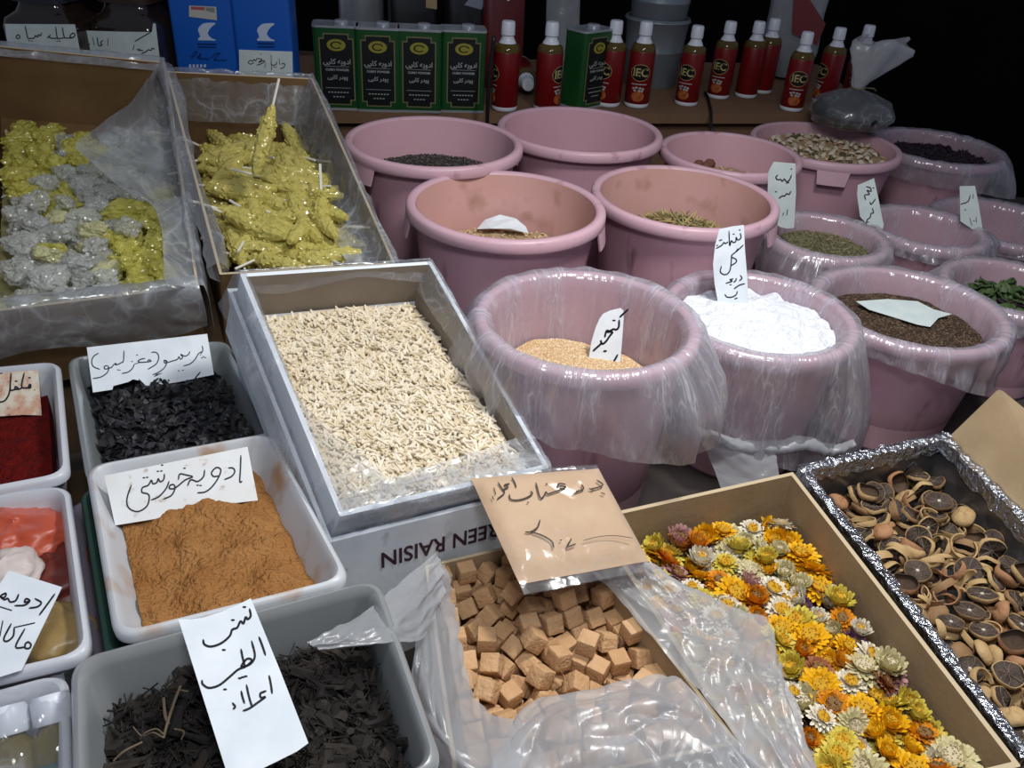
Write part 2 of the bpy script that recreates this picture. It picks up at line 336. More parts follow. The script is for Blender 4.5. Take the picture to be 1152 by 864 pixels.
def _dec(s):
    out = []
    for t in s.split(';'):
        a = [float(x) for x in t.split(',')]
        out.append([int(a[0])] + [x / 1e4 for x in a[1:4]] + [x / 100 for x in a[4:8]])
    return out
SIM_CUBES = _dec('0,148,7440,7324,69,-16,69,15;0,-430,6229,7324,70,12,-70,12;0,2038,5506,7239,22,-28,29,89;0,1944,5266,7283,82,-25,-51,-6;0,94,5214,7312,17,23,-46,-84;0,788,7730,7324,18,18,-68,-68;0,441,4935,7313,15,11,8,-98;0,983,7326,7238,67,11,36,-64;0,-82,7334,7363,27,46,73,43;0,-47,5685,7256,37,-65,-65,-11;0,1038,5110,7275,80,-11,36,-47;0,786,6181,7325,70,-9,-70,-9;0,233,5656,7324,0,80,60,0;0,896,7094,7379,47,-37,16,79;0,703,7420,7245,38,-70,6,-60;0,1589,5892,7324,25,66,25,-66;0,1608,5634,7324,0,70,72,0;0,272,6116,7244,59,-7,48,-64;0,524,5959,7261,52,-9,-43,73;0,1177,7066,7250,20,80,-46,34;0,993,6119,7324,61,0,0,-79;0,474,5654,7252,88,44,-3,-20;0,1846,5915,7325,96,0,0,26;0,285,5372,7404,89,-25,-34,15;0,-269,6991,7324,70,-8,-70,-8;0,423,5241,7284,1,61,56,-57;0,1652,5116,7324,41,41,58,58;0,-463,7109,7324,56,-56,-43,43;0,117,4575,7324,0,-58,-82,0;0,111,6469,7324,69,69,-14,-14;0,32,5917,7366,44,-70,5,56;0,1564,6398,7324,61,-35,-61,-35;0,1329,6805,7324,61,-61,35,-35;0,586,6471,7325,13,-70,13,70;0,339,6300,7363,20,50,-50,-68;0,-237,7254,7492,32,-2,-71,-63;0,-555,6911,7324,56,-43,56,43;0,-2,6283,7324,56,0,0,-83;0,747,5156,7369,34,53,-74,24;0,1215,6118,7324,99,0,0,-13;0,1688,6115,7325,68,-68,20,-20;0,146,6710,7360,54,7,82,-17;0,1437,6619,7324,26,0,0,-96;0,-661,7029,7539,0,-13,99,0;0,1449,6160,7324,79,0,0,61;0,-430,7076,7544,2,22,-98,0;0,-296,5703,7332,7,-70,-12,-70;0,1968,5675,7360,33,39,83,-23;0,579,6237,7324,56,43,-56,43;0,1447,5047,7324,41,-57,41,57;0,575,7591,7371,67,51,-14,-51;0,661,4767,7325,17,0,0,-99;0,828,5918,7361,24,-81,-49,20;0,380,6530,7490,53,34,-40,-67;0,799,6401,7324,0,99,-13,0;0,-508,6606,7231,12,-9,-93,-33;0,173,4912,7364,6,-64,-31,70;0,2069,5309,7456,56,63,52,16;0,-66,5775,7512,85,-49,-2,-22;0,1753,6042,7539,70,-12,70,12;0,396,4900,7521,14,-62,-3,-77;0,638,5997,7447,73,56,12,-37;0,1059,6369,7369,5,-12,-90,41;0,560,5404,7353,30,85,28,33;0,2153,5315,7660,16,-47,-85,18;0,1010,6859,7409,49,-56,-64,-19;0,1614,6266,7567,17,11,-89,-41;0,560,7189,7323,30,70,26,-60;0,455,4695,7324,70,-12,70,12;0,1509,5370,7324,51,-51,-49,49;0,-121,7277,7674,41,-25,0,-88;0,959,6614,7243,35,19,-52,76;0,-161,6663,7333,10,50,-21,-84;0,-388,7187,7756,83,-2,1,-55;0,590,6285,7580,24,42,86,-12;0,-9,5533,7408,7,16,-90,40;0,800,5680,7324,69,69,-14,-14;0,1270,6326,7324,56,56,43,43;0,14,7052,7300,11,44,-86,24;0,1374,5662,7318,29,-56,-70,-34;0,1586,5827,7539,41,-58,-40,-58;0,-363,5958,7347,60,-19,-67,38;0,381,7326,7364,70,-43,-56,-8;0,-187,5307,7311,76,18,24,-58;0,1901,5820,7548,18,-49,-85,-10;0,59,7123,7517,68,46,50,27;0,1179,6635,7423,86,-43,-12,23;0,948,6178,7540,17,-69,17,69;0,133,7403,7543,46,-52,48,53;0,-257,5708,7649,10,-22,52,82;0,793,6374,7539,44,0,0,90;0,411,7517,7520,40,8,25,88;0,417,6953,7248,13,-10,93,-34;0,178,4776,7538,64,7,71,30;0,1290,5276,7324,1,1,71,71;0,1077,5612,7324,100,0,0,-2;0,1072,5837,7437,27,38,67,-57;0,1079,5397,7324,51,49,-51,49;0,1596,5595,7539,12,70,-12,70;0,875,4864,7325,66,-42,-48,-39;0,328,5900,7404,32,-82,-7,47;0,-241,5505,7469,13,1,-4,-99;0,914,7464,7450,4,-52,-36,77;0,356,6784,7497,7,97,-7,-23;0,-465,6498,7415,55,-34,25,73;0,978,5604,7539,71,-5,-71,-5;0,159,7401,7757,96,-1,1,-26;0,930,6588,7534,15,-46,-53,70;0,583,6728,7388,8,82,51,26;0,1782,5393,7350,81,34,-28,38;0,1226,6981,7513,29,70,7,-64;0,-393,6077,7533,75,19,30,-56;0,-38,4790,7327,9,-13,85,-51;0,1893,5468,7519,28,8,-45,84;0,201,5679,7539,31,64,-31,64;0,676,6980,7435,12,-35,89,-28;0,813,7691,7546,63,-59,38,-32;0,145,6081,7458,36,15,45,81;0,31,4545,7539,70,70,12,12;0,1247,6448,7572,15,-65,59,46;0,-19,6840,7433,40,-77,-40,-30;0,1460,6579,7543,1,26,-96,-3;0,96,7158,7744,27,-41,51,-70;0,579,7626,7661,53,63,-18,54;0,897,5851,7564,68,-28,-38,57;0,121,5085,7483,56,19,-19,78;0,1552,5375,7539,0,-98,20,0;0,200,7386,7971,4,-1,-1,-100;0,331,4692,7708,46,65,-23,-56;0,-207,6399,7324,7,70,-7,70;0,-129,6089,7324,87,0,0,49;0,314,7056,7412,92,-30,-21,-12;0,134,4957,7659,56,-27,-67,41;0,1093,7210,7407,4,-59,-38,71;0,710,6090,7680,28,60,9,-75;0,-6,5977,7633,79,18,57,10;0,1630,5121,7754,38,60,-38,60;0,44,5372,7544,11,19,-90,-37;0,1349,6770,7539,0,-50,-87,0;0,625,6533,7714,43,-46,-74,-22;0,639,4766,7640,22,-13,96,4;0,1583,5772,7754,31,64,31,-64;0,163,6876,7580,41,30,44,-74;0,-33,5599,7699,78,7,-30,55;0,-108,5024,7367,67,-40,58,-24;0,1521,6475,7751,62,-60,37,-33;0,1373,6210,7539,0,58,82,0;0,549,5722,7450,6,63,70,-33;0,-141,6971,7615,27,3,93,-26;0,1210,4960,7425,15,42,7,-89;0,806,6838,7543,79,-16,-43,41;0,-278,5922,7697,78,9,16,-59;0,634,7339,7524,10,18,30,93;0,1873,5217,7649,78,-33,30,-43;0,578,6799,7671,85,-30,-8,-42;0,348,5038,7745,18,0,65,-74;0,346,5135,7508,19,-97,-13,-8;0,476,7085,7586,4,26,37,-89;0,-50,6275,7539,0,-30,-95,0;0,954,7054,7673,89,41,-17,12;0,1332,5876,7460,24,60,-22,-73;0,1142,6085,7539,97,0,0,-24;0,-142,5182,7551,23,-67,6,-70;0,233,6270,7567,39,20,15,-88;0,724,7131,7638,32,94,-6,10;0,345,6958,7732,9,39,77,50;0,631,4985,7480,32,-93,-12,-16;0,1016,6254,7754,0,98,-18,0;0,372,7313,7682,53,17,-72,-42;0,-587,6806,7696,31,-55,-76,-17;0,515,5867,7641,88,-20,27,35;0,2041,5500,7706,83,-23,18,-47;0,829,5013,7559,33,-74,57,12;0,1010,7320,7589,52,2,75,40;0,392,6702,7734,34,1,-66,-66;0,428,5484,7521,28,87,-6,-39;0,1654,5118,7539,70,-12,70,12;0,763,7708,7817,80,8,-53,26;0,-406,6146,7779,69,-1,-70,18;0,1102,6741,7611,12,-82,45,32;0,857,5414,7324,47,-47,53,-53;0,1299,5495,7474,64,-27,-26,-67;0,76,6454,7543,68,-67,21,-19;0,-68,6675,7602,33,-30,83,34;0,-199,5353,7677,54,83,11,7;0,725,7436,7694,1,-41,49,-77;0,1320,5695,7588,94,-35,3,3;0,426,7532,7783,55,55,-10,62;0,657,5558,7571,16,-60,-57,54;0,-462,6312,7576,29,54,45,65;0,-84,4935,7576,7,-12,85,-51;0,842,6661,7718,12,25,-83,-49;0,-78,6203,7754,51,51,-49,-49;0,397,6107,7545,19,-90,-31,-25;0,200,6834,7839,77,-37,-51,-10;0,-546,6699,7499,72,-28,57,-28;0,673,5300,7575,4,16,-44,88;0,1104,5184,7516,5,87,5,48;0,753,6758,7892,86,-11,-22,-44;0,380,6451,7739,11,11,-69,-71;0,1434,5040,7558,9,-17,98,2;0,-656,7063,7754,39,39,59,59;0,1222,6961,7745,68,-34,64,12;0,-323,6829,7519,86,-45,-24,4;0,1541,5409,7754,38,-60,38,60;0,-509,6557,7668,40,91,2,10;0,1898,5697,7737,10,-85,49,18;0,1306,5236,7636,73,-48,-44,-20;0,656,6988,7795,94,-32,1,-10;0,1077,4934,7619,32,-55,-71,30;0,174,5256,7685,42,68,-11,-59;0,-230,6475,7584,45,2,-71,54;0,431,6223,7789,32,11,-93,15')
SIM_LIMES = _dec('2,5834,10094,7050,89,35,19,21;0,6684,7713,7075,5,-94,31,15;0,6896,8265,7036,67,-9,-14,-72;1,4628,8401,7064,17,-58,-16,-78;2,6223,8695,7056,18,12,-90,37;1,5586,8899,7040,78,9,-50,37;1,5309,7910,7037,15,2,97,-16;0,6468,6447,7035,87,-11,48,-4;2,5078,6942,7069,36,-77,39,36;1,4497,9214,7044,16,96,11,19;1,7114,6902,7040,21,45,-25,83;0,6862,8415,7096,99,-16,-3,-1;0,6161,9527,7062,18,-32,-87,-33;0,5702,7244,7052,30,-71,-62,-12;2,5626,8582,7059,7,42,15,-89;2,7032,7520,7054,27,-52,-74,-32;1,5597,7575,7140,6,67,-73,6;1,7044,8039,7216,42,-64,30,-57;0,5400,8867,7113,65,4,-32,69;1,6373,9944,7042,16,-12,-98,4;2,4976,8777,7035,28,-46,83,15;2,6138,9637,7046,7,8,-37,92;1,6271,6152,7078,42,-2,71,-57;0,5020,7225,7050,22,-82,48,24;0,4935,8268,7060,27,-86,40,-18;1,5698,8267,7117,16,-10,0,98;0,5321,7247,7062,34,2,4,-94;2,4625,8779,7111,2,-6,-98,-21;2,5996,9433,7075,67,-26,69,7;0,5078,8376,7058,27,-22,-24,91;2,6434,10486,7073,13,40,-58,70;2,7098,7260,7065,48,74,-47,11;0,5049,7051,7049,23,-46,-83,-22;2,6343,9338,7067,12,-21,96,14;2,4503,9436,7073,10,8,-70,70;1,5609,7062,7095,98,10,-11,13;2,6796,7141,7041,45,0,-2,-89;2,5974,9907,7074,42,83,-2,36;2,5488,6710,7096,13,-41,-90,11;1,5701,9182,7075,15,92,36,-7;1,4984,7837,7068,98,-18,-9,-7;1,6513,8249,7074,68,55,48,-4;1,5595,8709,7290,4,21,24,95;1,6284,7811,7065,87,-28,40,10;1,7001,7761,7111,7,-1,-99,-11;2,5752,5962,7108,41,13,16,89;0,5030,6629,7073,68,35,-62,-19;2,5365,8172,7118,71,28,-46,46;0,6423,7092,7084,9,19,-18,-96;2,6646,8047,7115,23,86,46,3;2,5368,8390,7103,5,-85,-50,-16;0,5101,7225,7192,2,-87,-48,5;1,5958,7966,7160,7,22,97,-2;2,6699,9230,7099,5,52,85,-2;0,6600,6941,7042,10,-54,-79,28;0,4747,9037,7083,33,9,-7,94;2,6593,7392,7087,4,98,-20,4;1,6486,10276,7081,97,-5,-2,-25;1,5279,9792,7034,11,-34,92,-17;1,7115,7137,7041,77,-48,-7,-40;0,4746,7779,7073,19,-62,-35,68;0,5759,6519,7091,2,39,92,-5;0,5635,9986,7146,3,-22,-20,95;2,6070,8360,7135,8,-47,-86,-17;2,5259,6538,7045,10,-81,-57,-5;1,6327,8274,7153,47,-74,-35,32;0,5696,9663,7128,22,27,6,-94;1,4796,8127,7088,63,13,6,-76;2,6258,8081,7201,48,-48,-46,-57;0,6920,7478,7152,8,-25,87,41;2,6578,9981,7092,56,61,-56,2;2,5314,7882,7163,9,-45,89,-1;1,4626,9561,7141,12,18,-68,-70;2,6359,8936,7062,21,-95,-18,-14;1,5160,8111,7152,72,57,30,-25;0,5353,8773,7172,17,-89,-34,-27;0,6050,6465,7065,2,-92,-1,-38;1,5651,8174,7259,40,-11,-2,91;0,5407,9092,7056,18,23,-55,-78;1,4989,9780,7081,60,67,42,10;1,6678,9598,7170,75,-13,-40,52;0,4724,8449,7166,5,-47,-23,-85;0,6158,7257,7078,90,-20,6,-38;0,5565,6263,7074,97,9,10,-20;1,5906,6078,7141,10,-56,-80,18;0,5538,7958,7063,75,-8,64,-11;0,4810,8512,7204,82,-40,39,-14;0,6473,7431,7174,75,-10,6,-65;0,5802,9345,7115,13,2,21,97;2,4500,9268,7221,31,77,-44,34;0,5290,6066,7097,98,16,8,-6;1,5158,7545,7152,8,-73,-68,-3;2,4544,9641,7087,68,-70,-10,19;1,6655,6617,7047,96,0,4,-26;2,6033,5919,7168,70,60,38,7;0,6415,9604,7071,42,-5,90,9;0,6177,7865,7275,65,-16,7,74;1,5753,7820,7130,42,-21,-48,74;1,6245,7383,7149,20,85,-49,-4;2,6671,9246,7165,78,-6,0,62;2,5736,7496,7216,76,-14,16,-61;2,5045,8869,7035,22,-22,92,22;0,6824,8702,7070,22,60,67,-37;0,6328,9872,7173,41,2,18,-89;2,4870,8568,7240,8,-48,-28,-83;2,6152,10207,7075,22,-75,-62,-3;1,5089,8701,7171,2,-7,-29,96;1,5150,6359,7182,59,32,35,65;2,6239,8698,7151,2,-26,-87,41;0,5185,7488,7281,2,-100,6,4;2,5807,6736,7102,18,97,13,-11;2,5344,7899,7239,94,6,-6,-33;0,6314,8749,7203,40,78,-47,8;0,5388,7031,7175,15,-72,68,1;0,4416,9453,7287,2,96,4,28;0,6246,10279,7290,10,9,97,-19;0,6070,8971,7123,89,43,2,-15;1,6291,6653,7180,9,-5,39,91;2,4964,7835,7182,17,97,-16,10;1,6722,6976,7197,7,7,38,-92;2,6532,8524,7078,24,8,13,-96;2,5982,7617,7088,75,3,-13,-65;1,5405,5608,7049,28,2,-18,94;1,5466,9291,7078,56,45,66,-20;0,6918,6758,7087,91,15,-36,-14;0,4912,7567,7219,65,34,-67,5;0,5933,6977,7182,63,20,74,15;0,5491,9946,7200,66,14,-37,64;0,5165,6828,7183,2,-25,94,25;2,5744,8040,7204,70,-26,-50,-43;1,6572,9429,7302,14,-78,56,-25;0,6598,6385,7225,68,41,58,-21;0,6329,9244,7139,41,9,-4,-91;1,4777,8109,7231,13,-99,2,-6;1,6715,7229,7216,19,-88,-39,17;2,7150,7704,7314,56,-31,-64,43;2,6036,8305,7186,96,18,-6,21;1,5980,9711,7259,40,0,23,-89;0,5356,9303,7192,82,-10,-41,-39;2,5997,6188,7175,92,-23,32,7;0,6388,7107,7204,99,0,-14,-8;2,5209,8421,7292,82,-43,39,3;2,5273,8452,7315,39,3,-82,43;0,6879,7940,7188,79,-40,-42,22;0,6636,7542,7268,46,57,-67,5;1,5090,7135,7336,20,-51,-84,5;1,5011,8341,7329,19,39,-68,59;0,6007,9130,7085,73,22,-17,62;2,5160,9274,7074,25,-13,-17,-95;0,5559,6921,7239,21,-93,28,13;0,6696,8806,7118,54,-32,47,62;0,5546,6722,7222,94,25,-1,-21;2,5682,8388,7315,47,86,-14,12;0,4868,7806,7271,14,5,-19,-97;1,5640,9468,7287,38,-26,35,-81;0,6038,7653,7186,94,-10,-9,31;0,5923,9954,7140,44,20,81,-33;1,6225,6853,7203,22,8,49,84;0,5805,8778,7208,31,61,-13,-71;0,7210,6899,7172,50,-69,-51,9;2,5376,6583,7216,64,36,12,-67;0,6088,6265,7212,93,0,19,32;0,6852,8486,7211,47,2,6,-88;1,5186,7915,7329,52,-1,-3,86;2,5314,8502,7337,49,24,-78,31;0,5805,8992,7213,40,-4,-55,74;2,6246,9437,7212,7,75,65,8;0,6806,8989,7260,89,32,-27,-19;2,6292,7086,7270,11,61,78,8;0,4846,9449,7160,49,-34,5,-80;0,5870,6689,7208,18,97,9,-10;2,5911,8531,7251,14,-12,50,84;0,5104,9502,7091,91,-10,25,32;2,6057,6765,7183,36,65,-21,-64;0,5881,7564,7278,50,-7,6,86;0,5049,7466,7380,56,4,1,83;0,5505,7268,7239,11,54,-82,17;0,6449,9735,7238,73,2,-16,66;1,6627,8223,7297,91,-14,25,-30;1,5516,9679,7179,84,22,-16,-46;1,6547,8941,7263,94,-8,-24,-24;0,5433,8153,7341,51,11,-3,-85;0,5808,9365,7273,89,10,31,30;1,4839,9555,7296,28,-20,-92,20;2,5066,9191,7255,26,96,-4,11;0,5749,6327,7222,22,-93,0,29;1,5290,7195,7364,48,59,-47,-44;2,6725,8105,7193,23,87,43,4;0,6026,8759,7217,79,-24,-56,6;2,6368,7665,7194,69,18,36,-61;1,4872,7342,7273,33,-53,-47,62;2,6398,8431,7254,41,89,-7,-17;2,5752,7149,7240,60,-29,16,-73;1,6252,7545,7353,11,60,-30,74;1,6818,6709,7200,96,12,-14,-21;0,6933,7037,7236,49,-3,64,60;1,6405,7896,7138,41,-57,-26,-66;1,5951,8247,7352,47,32,-37,-73;0,5194,9813,7217,22,30,-5,92;0,6310,9668,7310,23,-6,-7,97;1,5505,8542,7276,73,-45,-11,-50;0,5777,6898,7346,12,80,-50,-31;0,6156,8260,7333,30,-55,78,8;0,6252,10081,7222,59,78,16,8;2,5112,6794,7285,5,0,-99,-9;0,5591,5767,7128,15,-26,-13,-94;0,4775,9359,7109,73,-35,14,-57;2,5939,8776,7234,28,-61,-2,74;1,6339,6400,7254,63,56,-13,-52;0,5187,9534,7166,74,-27,3,-62;1,6888,8272,7318,21,9,-1,97;0,5078,8220,7289,10,45,-58,67;0,6586,7814,7272,95,5,30,-12;0,5476,6146,7211,88,23,30,29;0,7120,7312,7143,21,10,-87,44;2,6102,9391,7285,1,-2,100,2;0,6420,7370,7302,82,2,14,56;0,7003,7477,7286,28,-22,-88,-30;2,5906,6594,7332,6,26,96,11;0,5438,7569,7238,35,-16,91,-13;0,4980,8971,7200,70,4,-24,-67;0,5773,5851,7266,97,-19,-15,-3;0,6507,10279,7219,84,-1,-20,-51;1,6186,7048,7351,35,-13,-4,93;0,5334,5890,7152,20,-98,3,6;0,6515,8501,7266,87,-48,8,4;0,5957,9152,7279,63,46,-34,53;0,7005,7789,7346,15,-61,0,78;2,6026,7316,7223,96,0,-22,-20;2,6361,8826,7241,56,-47,-20,-66;1,4517,9047,7260,29,-3,95,-8;0,5917,7242,7290,42,1,-16,-90;2,5226,7659,7336,47,83,11,-29;1,5895,10168,7248,77,31,38,-41;2,6394,8109,7362,15,84,-41,-31;1,6733,7674,7324,97,-4,22,-8;1,7035,6876,7378,91,34,2,24;1,5681,7809,7337,65,39,-11,-64;0,6653,8710,7311,79,61,-4,5;1,4787,9024,7251,38,-25,-2,89;2,7051,7321,7350,14,-99,-1,5;0,6745,7290,7360,16,43,-86,-20;2,5307,5523,7271,60,32,59,44;1,5264,9004,7268,6,92,-18,34;1,5498,7759,7376,22,24,-3,-94;1,5304,9768,7310,46,10,4,88;1,6565,6529,7278,87,-40,-28,-4;1,6141,6270,7328,18,2,-98,6;2,5592,6469,7270,28,-24,-92,-14;1,6582,7164,7456,29,-95,-6,-8;1,5299,6376,7249,96,0,28,-2;1,6311,9107,7271,70,4,-13,-70;0,7146,7102,7377,61,70,-28,24;2,6133,9359,7353,2,-64,77,1;0,5516,7287,7347,17,-2,-13,-98;0,5328,9521,7250,69,-15,-11,-70;1,6050,8042,7362,37,-50,2,78;2,4649,8634,7270,10,-48,34,80;2,6497,6801,7315,8,18,-1,98;2,6238,8672,7376,40,17,18,-88;1,5704,6055,7302,22,96,-2,17')

# ------------------------------------------------------------------ the setting
ZC = 0.65            # counter top
b = MB(); b.box((0.2, 2.0, -.02), (7, 7, .04)); tag(b.obj('floor', mat('dark_floor', '#1c1b1c', .9, col2='#141314', nscale=5)), kind='structure')
b = MB(); b.box((0.2, 3.95, 1.4), (7, .08, 2.8)); tag(b.obj('wall_back', mat('dark_back_wall', '#0f0f12', .95, col2='#0a0a0c', nscale=3, spec=.1)), kind='structure')

ct = empty('display_counter', (0.15, 1.35, 0))
tag(ct, 'dark cloth covered market counter that carries the tubs and boxes', 'counter')
b = MB(); b.box((.15, 1.40, ZC - .015), (2.9, 2.5, .03)); b.obj('counter_top', M['counter'], ct)
b = MB()
for sx in (-1.2, 1.5): b.box((sx, 1.4, (ZC - .03) / 2), (.06, 2.4, ZC - .03))
b.obj('support_panel', M['wood'], ct)
b = MB(); b.box((.15, .17, (ZC - .03) / 2), (2.6, .02, ZC - .03)); b.obj('front_panel', M['counter'], ct)

def hull_down(Q, z0, grow=0.0):
    c = np.mean(Q, 0); T = [c + (q - c) * (1 + grow) for q in Q]
    B = [np.array([q[0], q[1], z0]) for q in T]
    m = MB(); m.rings([B, T], 0, True, True); return m

# back shelf
SHZ = 0.95
def shelf_y(x): return 2.28 + .25 * (x - .72)
sh = empty('back_shelf', (-.1, 2.3, 0)); tag(sh, 'brown cardboard covered shelf behind the pink tubs carrying tins and bottles', 'shelf')
xs0, xs1 = -1.75, .93
Qs = [np.array([xs0, shelf_y(xs0) + .62, SHZ]), np.array([xs1, shelf_y(xs1) + .62, SHZ]), np.array([xs1, shelf_y(xs1), SHZ]), np.array([xs0, shelf_y(xs0), SHZ])]
m_ = MB(); m_.rings([[q - np.array([0, 0, .025]) for q in Qs], Qs], 0, True, True); m_.obj('shelf_top', M['shelf'], sh)
m_ = MB()
Qf = [Qs[3] + np.array([0, .03, -.025]), Qs[2] + np.array([0, .03, -.025]), Qs[2] + np.array([0, .05, -.025]), Qs[3] + np.array([0, .05, -.025])]
m_.rings([[np.array([q[0], q[1], ZC]) for q in Qf], Qf], 0, True, True); m_.obj('front_panel', M['shelf'], sh)
m_ = MB(); m_.box((-.4, 2.72, (SHZ - .025) / 2), (2.2, .03, SHZ - .025)); m_.obj('rear_panel', M['wood'], sh)

# ------------------------------------------------------------------ open boxes and trays from the four corners of their rim
def open_box(name, Q, depth, mats, label, cat, wall=.004, n=None, cr=.002, group=None, flat=False):
    """Q: rim corners back-left, back-right, front-right, front-left. mats: outside, edge, inside"""
    if n is None: n = qnormal(Q)
    Qi = inset(Q, wall)
    B = [q - n * depth for q in Q]; Bi = [q - n * (depth - wall) for q in Qi]
    m = MB()
    m.rings([rounded(B, cr, 2), rounded(Q, cr, 2), rounded(Qi, cr * .6, 2), rounded(Bi, cr * .6, 2)], [0, 1, 2], True, True)
    root = empty(name, np.mean(B, 0)); tag(root, label, cat, group)
    m.obj('box_body', mats, root)
    return root
def tray(name, Q, depth, m1, label, cat='tray', r=.022, taper=.02, lip=.007, group=None):
    n = qnormal(Q)
    def R(d, dz, rr): return [p + n * dz for p in rounded(inset(Q, d), max(.004, rr), 6)]
    bt = R(taper + lip * .5, -depth, r - .004)
    m = MB()
    m.rings([bt, R(lip * .6, -.016, r), R(lip * .35, -.013, r), R(-.001, -.012, r), R(-.0015, -.004, r), R(.001, 0, r), R(lip * .6, .001, r), R(lip, -.002, r - .002),
             R(lip + .003, -.010, r - .003), R(taper + lip + .003, -depth + .004, r - .006)], 0, True, True)
    root = empty(name, np.mean(Q, 0) - n * depth); tag(root, label, cat, group)
    m.obj('tray_body', m1, root, smooth=50)
    return root

# left display: sloping boxes with rock candy
def mk(*c): return [np.array(q) for q in c]
CAN2 = [W(187, 80, 1.11), W(352, 88, 1.105), W(445, 297, .947), W(247, 309, .952)]
nC = unit(np.array([.143, -.250, .9576]))
CAN1 = [Wp(q[0], q[1], CAN2[0], nC) for q in ((-25, 49), (186, 70), (224, 322), (-25, 353))]
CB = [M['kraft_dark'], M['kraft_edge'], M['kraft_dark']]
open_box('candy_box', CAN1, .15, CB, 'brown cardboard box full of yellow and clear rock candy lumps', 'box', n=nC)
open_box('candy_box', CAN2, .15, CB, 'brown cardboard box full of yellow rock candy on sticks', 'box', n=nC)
st = empty('sloped_stand', (-.6, 1.3, ZC)); tag(st, 'dark sloped stand under the two rock candy boxes', 'stand')
Qst = [CAN1[0], CAN2[1], CAN2[2], CAN1[3]]
Qst = [inset(Qst, .03)[i] - nC * .1505 for i in range(4)]
hull_down(Qst, ZC).obj('stand_body', M['wood'], st)

# almond box inside a printed white carton
ALM = mk((-.346, .943, 1.033), (-.126, 1.095, .998), (.052, .808, .869), (-.168, .656, .905))
nA = qnormal(ALM)
open_box('almond_box', ALM, .10, [M['carton_white'], M['carton_white'], M['carton_grey']], 'white carton box full of pale slivered almonds', 'box', wall=.006)
ALO = [q - nA * .034 for q in inset(ALM, -.009)]
ALI = [q - nA * .034 for q in inset(ALM, -.004)]
rc = empty('raisin_carton', (np.mean(ALO, 0)[0], np.mean(ALO, 0)[1], ZC))
tag(rc, 'white carton printed with upside-down purple lettering under the almond box', 'carton')
m_ = MB()
low = [np.array([q[0], q[1], ZC]) for q in ALO]; lowi = [q - nA * .075 for q in ALI]
m_.rings([low, ALO, ALI, lowi], [0, 0, 0], True, True); m_.obj('carton_body', M['carton_white'], rc)

# spice trays on the left
PL = .745
CHI = [W(*q, .88) for q in ((-128, 424), (66, 406), (77, 534), (-140, 575))]
LEM = [W(*q, .88) for q in ((76, 402), (254, 382), (316, 486), (98, 540))]
KHO = [W(*q, .90) for q in ((97, 524), (304, 486), (394, 652), (130, 718))]
MAK = [W(*q, .87) for q in ((-130, 572), (76, 545), (103, 735), (-170, 800))]
ROO = [W(*q, .893) for q in ((81, 742), (424, 650), (499, 864), (84, 985))]
BOT = [W(*q, .86) for q in ((-110, 805), (74, 755), (80, 915), (-110, 975))]
plat = empty('tray_platform', (-.42, .65, ZC)); tag(plat, 'low wooden platform under the spice trays at the left', 'platform')
hull_down(mk((-.78, .83, PL), (-.28, .98, PL), (-.03, .45, PL), (-.55, .26, PL)), ZC).obj('platform_top', M['wood'], plat)
tray('spice_tray', CHI, .88 - PL, M['tray_white'], 'white plastic tray of red ground pepper')
tray('spice_tray', LEM, .88 - PL, M['tray_grey'], 'cloudy grey plastic tray of black shrivelled dried fruit')
tray('spice_tray', KHO, .070, M['tray_orange'], 'white plastic tray of orange-brown ground spice', taper=.03)
tray('spice_tray', MAK, .87 - PL, M['tray_white'], 'white plastic tray holding an orange bag and a white bag')
tray('spice_tray', ROO, .893 - PL, M['tray_clear'], 'cloudy clear plastic tray of dark dried roots', taper=.012)
tray('bottle_tray', BOT, .86 - PL, M['tray_white'], 'white plastic tray of small capped oil bottles under film')
nK = np.array([0, 0, 1.0])
def shl(dl, dr, dz): return [KHO[0] + np.array([dl, 0, dz]), KHO[1] + np.array([dr, 0, dz]), KHO[2] + np.array([dr, 0, dz]), KHO[3] + np.array([dl, 0, dz])]
KH2 = shl(-.014, -.004, -.034); KH3 = shl(-.032, -.004, -.056)
# two spare trays the orange spice tray is nested in
tray('empty_tray', KH2, .040, M['tray_green'], 'dark green tray edge under the orange spice tray', taper=.03)
tray('empty_tray', KH3, .90 - .056 - PL, M['tray_mauve'], 'mauve grey tray edge beneath the dark green tray', taper=.03)

# front right boxes
KB = [M['kraft'], M['kraft_edge'], M['kraft']]
CUB = [W(*q, .79) for q in ((478, 636), (645, 597), (832, 836), (515, 905))]
FLO = [W(*q, .78) for q in ((664, 582), (892, 531), (1149, 862), (890, 925))]
FOI = [W(*q, .78) for q in ((899, 526), (1063, 489), (1292, 722), (1153, 853))]
open_box('sweet_box', CUB, .79 - ZC, KB, 'cardboard box of small brown cubes lined with a plastic bag', 'box')
open_box('flower_box', FLO, .78 - ZC, KB, 'brown cardboard box of yellow and white dried strawflowers', 'box', wall=.006)
open_box('lime_box', FOI, .78 - ZC, [M['kraft'], M['foil'], M['foil_in']], 'box with foil covered rim holding halved dried limes', 'box', wall=.008)

# carton at the right edge with its tall side flap standing up
Cb = [W(1069, 493, .775), W(1236, 668, .775), W(1296, 575, .87), W(1126, 438, .87)]
Cq = [Cb[0] + np.array([.012, .005, 0]), Cb[0] + np.array([.28, .13, 0]), Cb[1] + np.array([.28, .13, 0]), Cb[1] + np.array([.012, .005, 0])]
cb = open_box('brown_carton', Cq, .775 - ZC, KB, 'plain brown cardboard carton at the right edge with a tall side flap', 'carton', wall=.005)
m_ = MB(); nfl = np.cross(Cb[1] - Cb[0], Cb[3] - Cb[0]); nfl = unit(nfl)
m_.rings([rounded(Cb, .006, 4), [q + nfl * .004 for q in rounded(Cb, .006, 4)]], 0, True, True); m_.obj('side_flap', M['kraft'], cb)

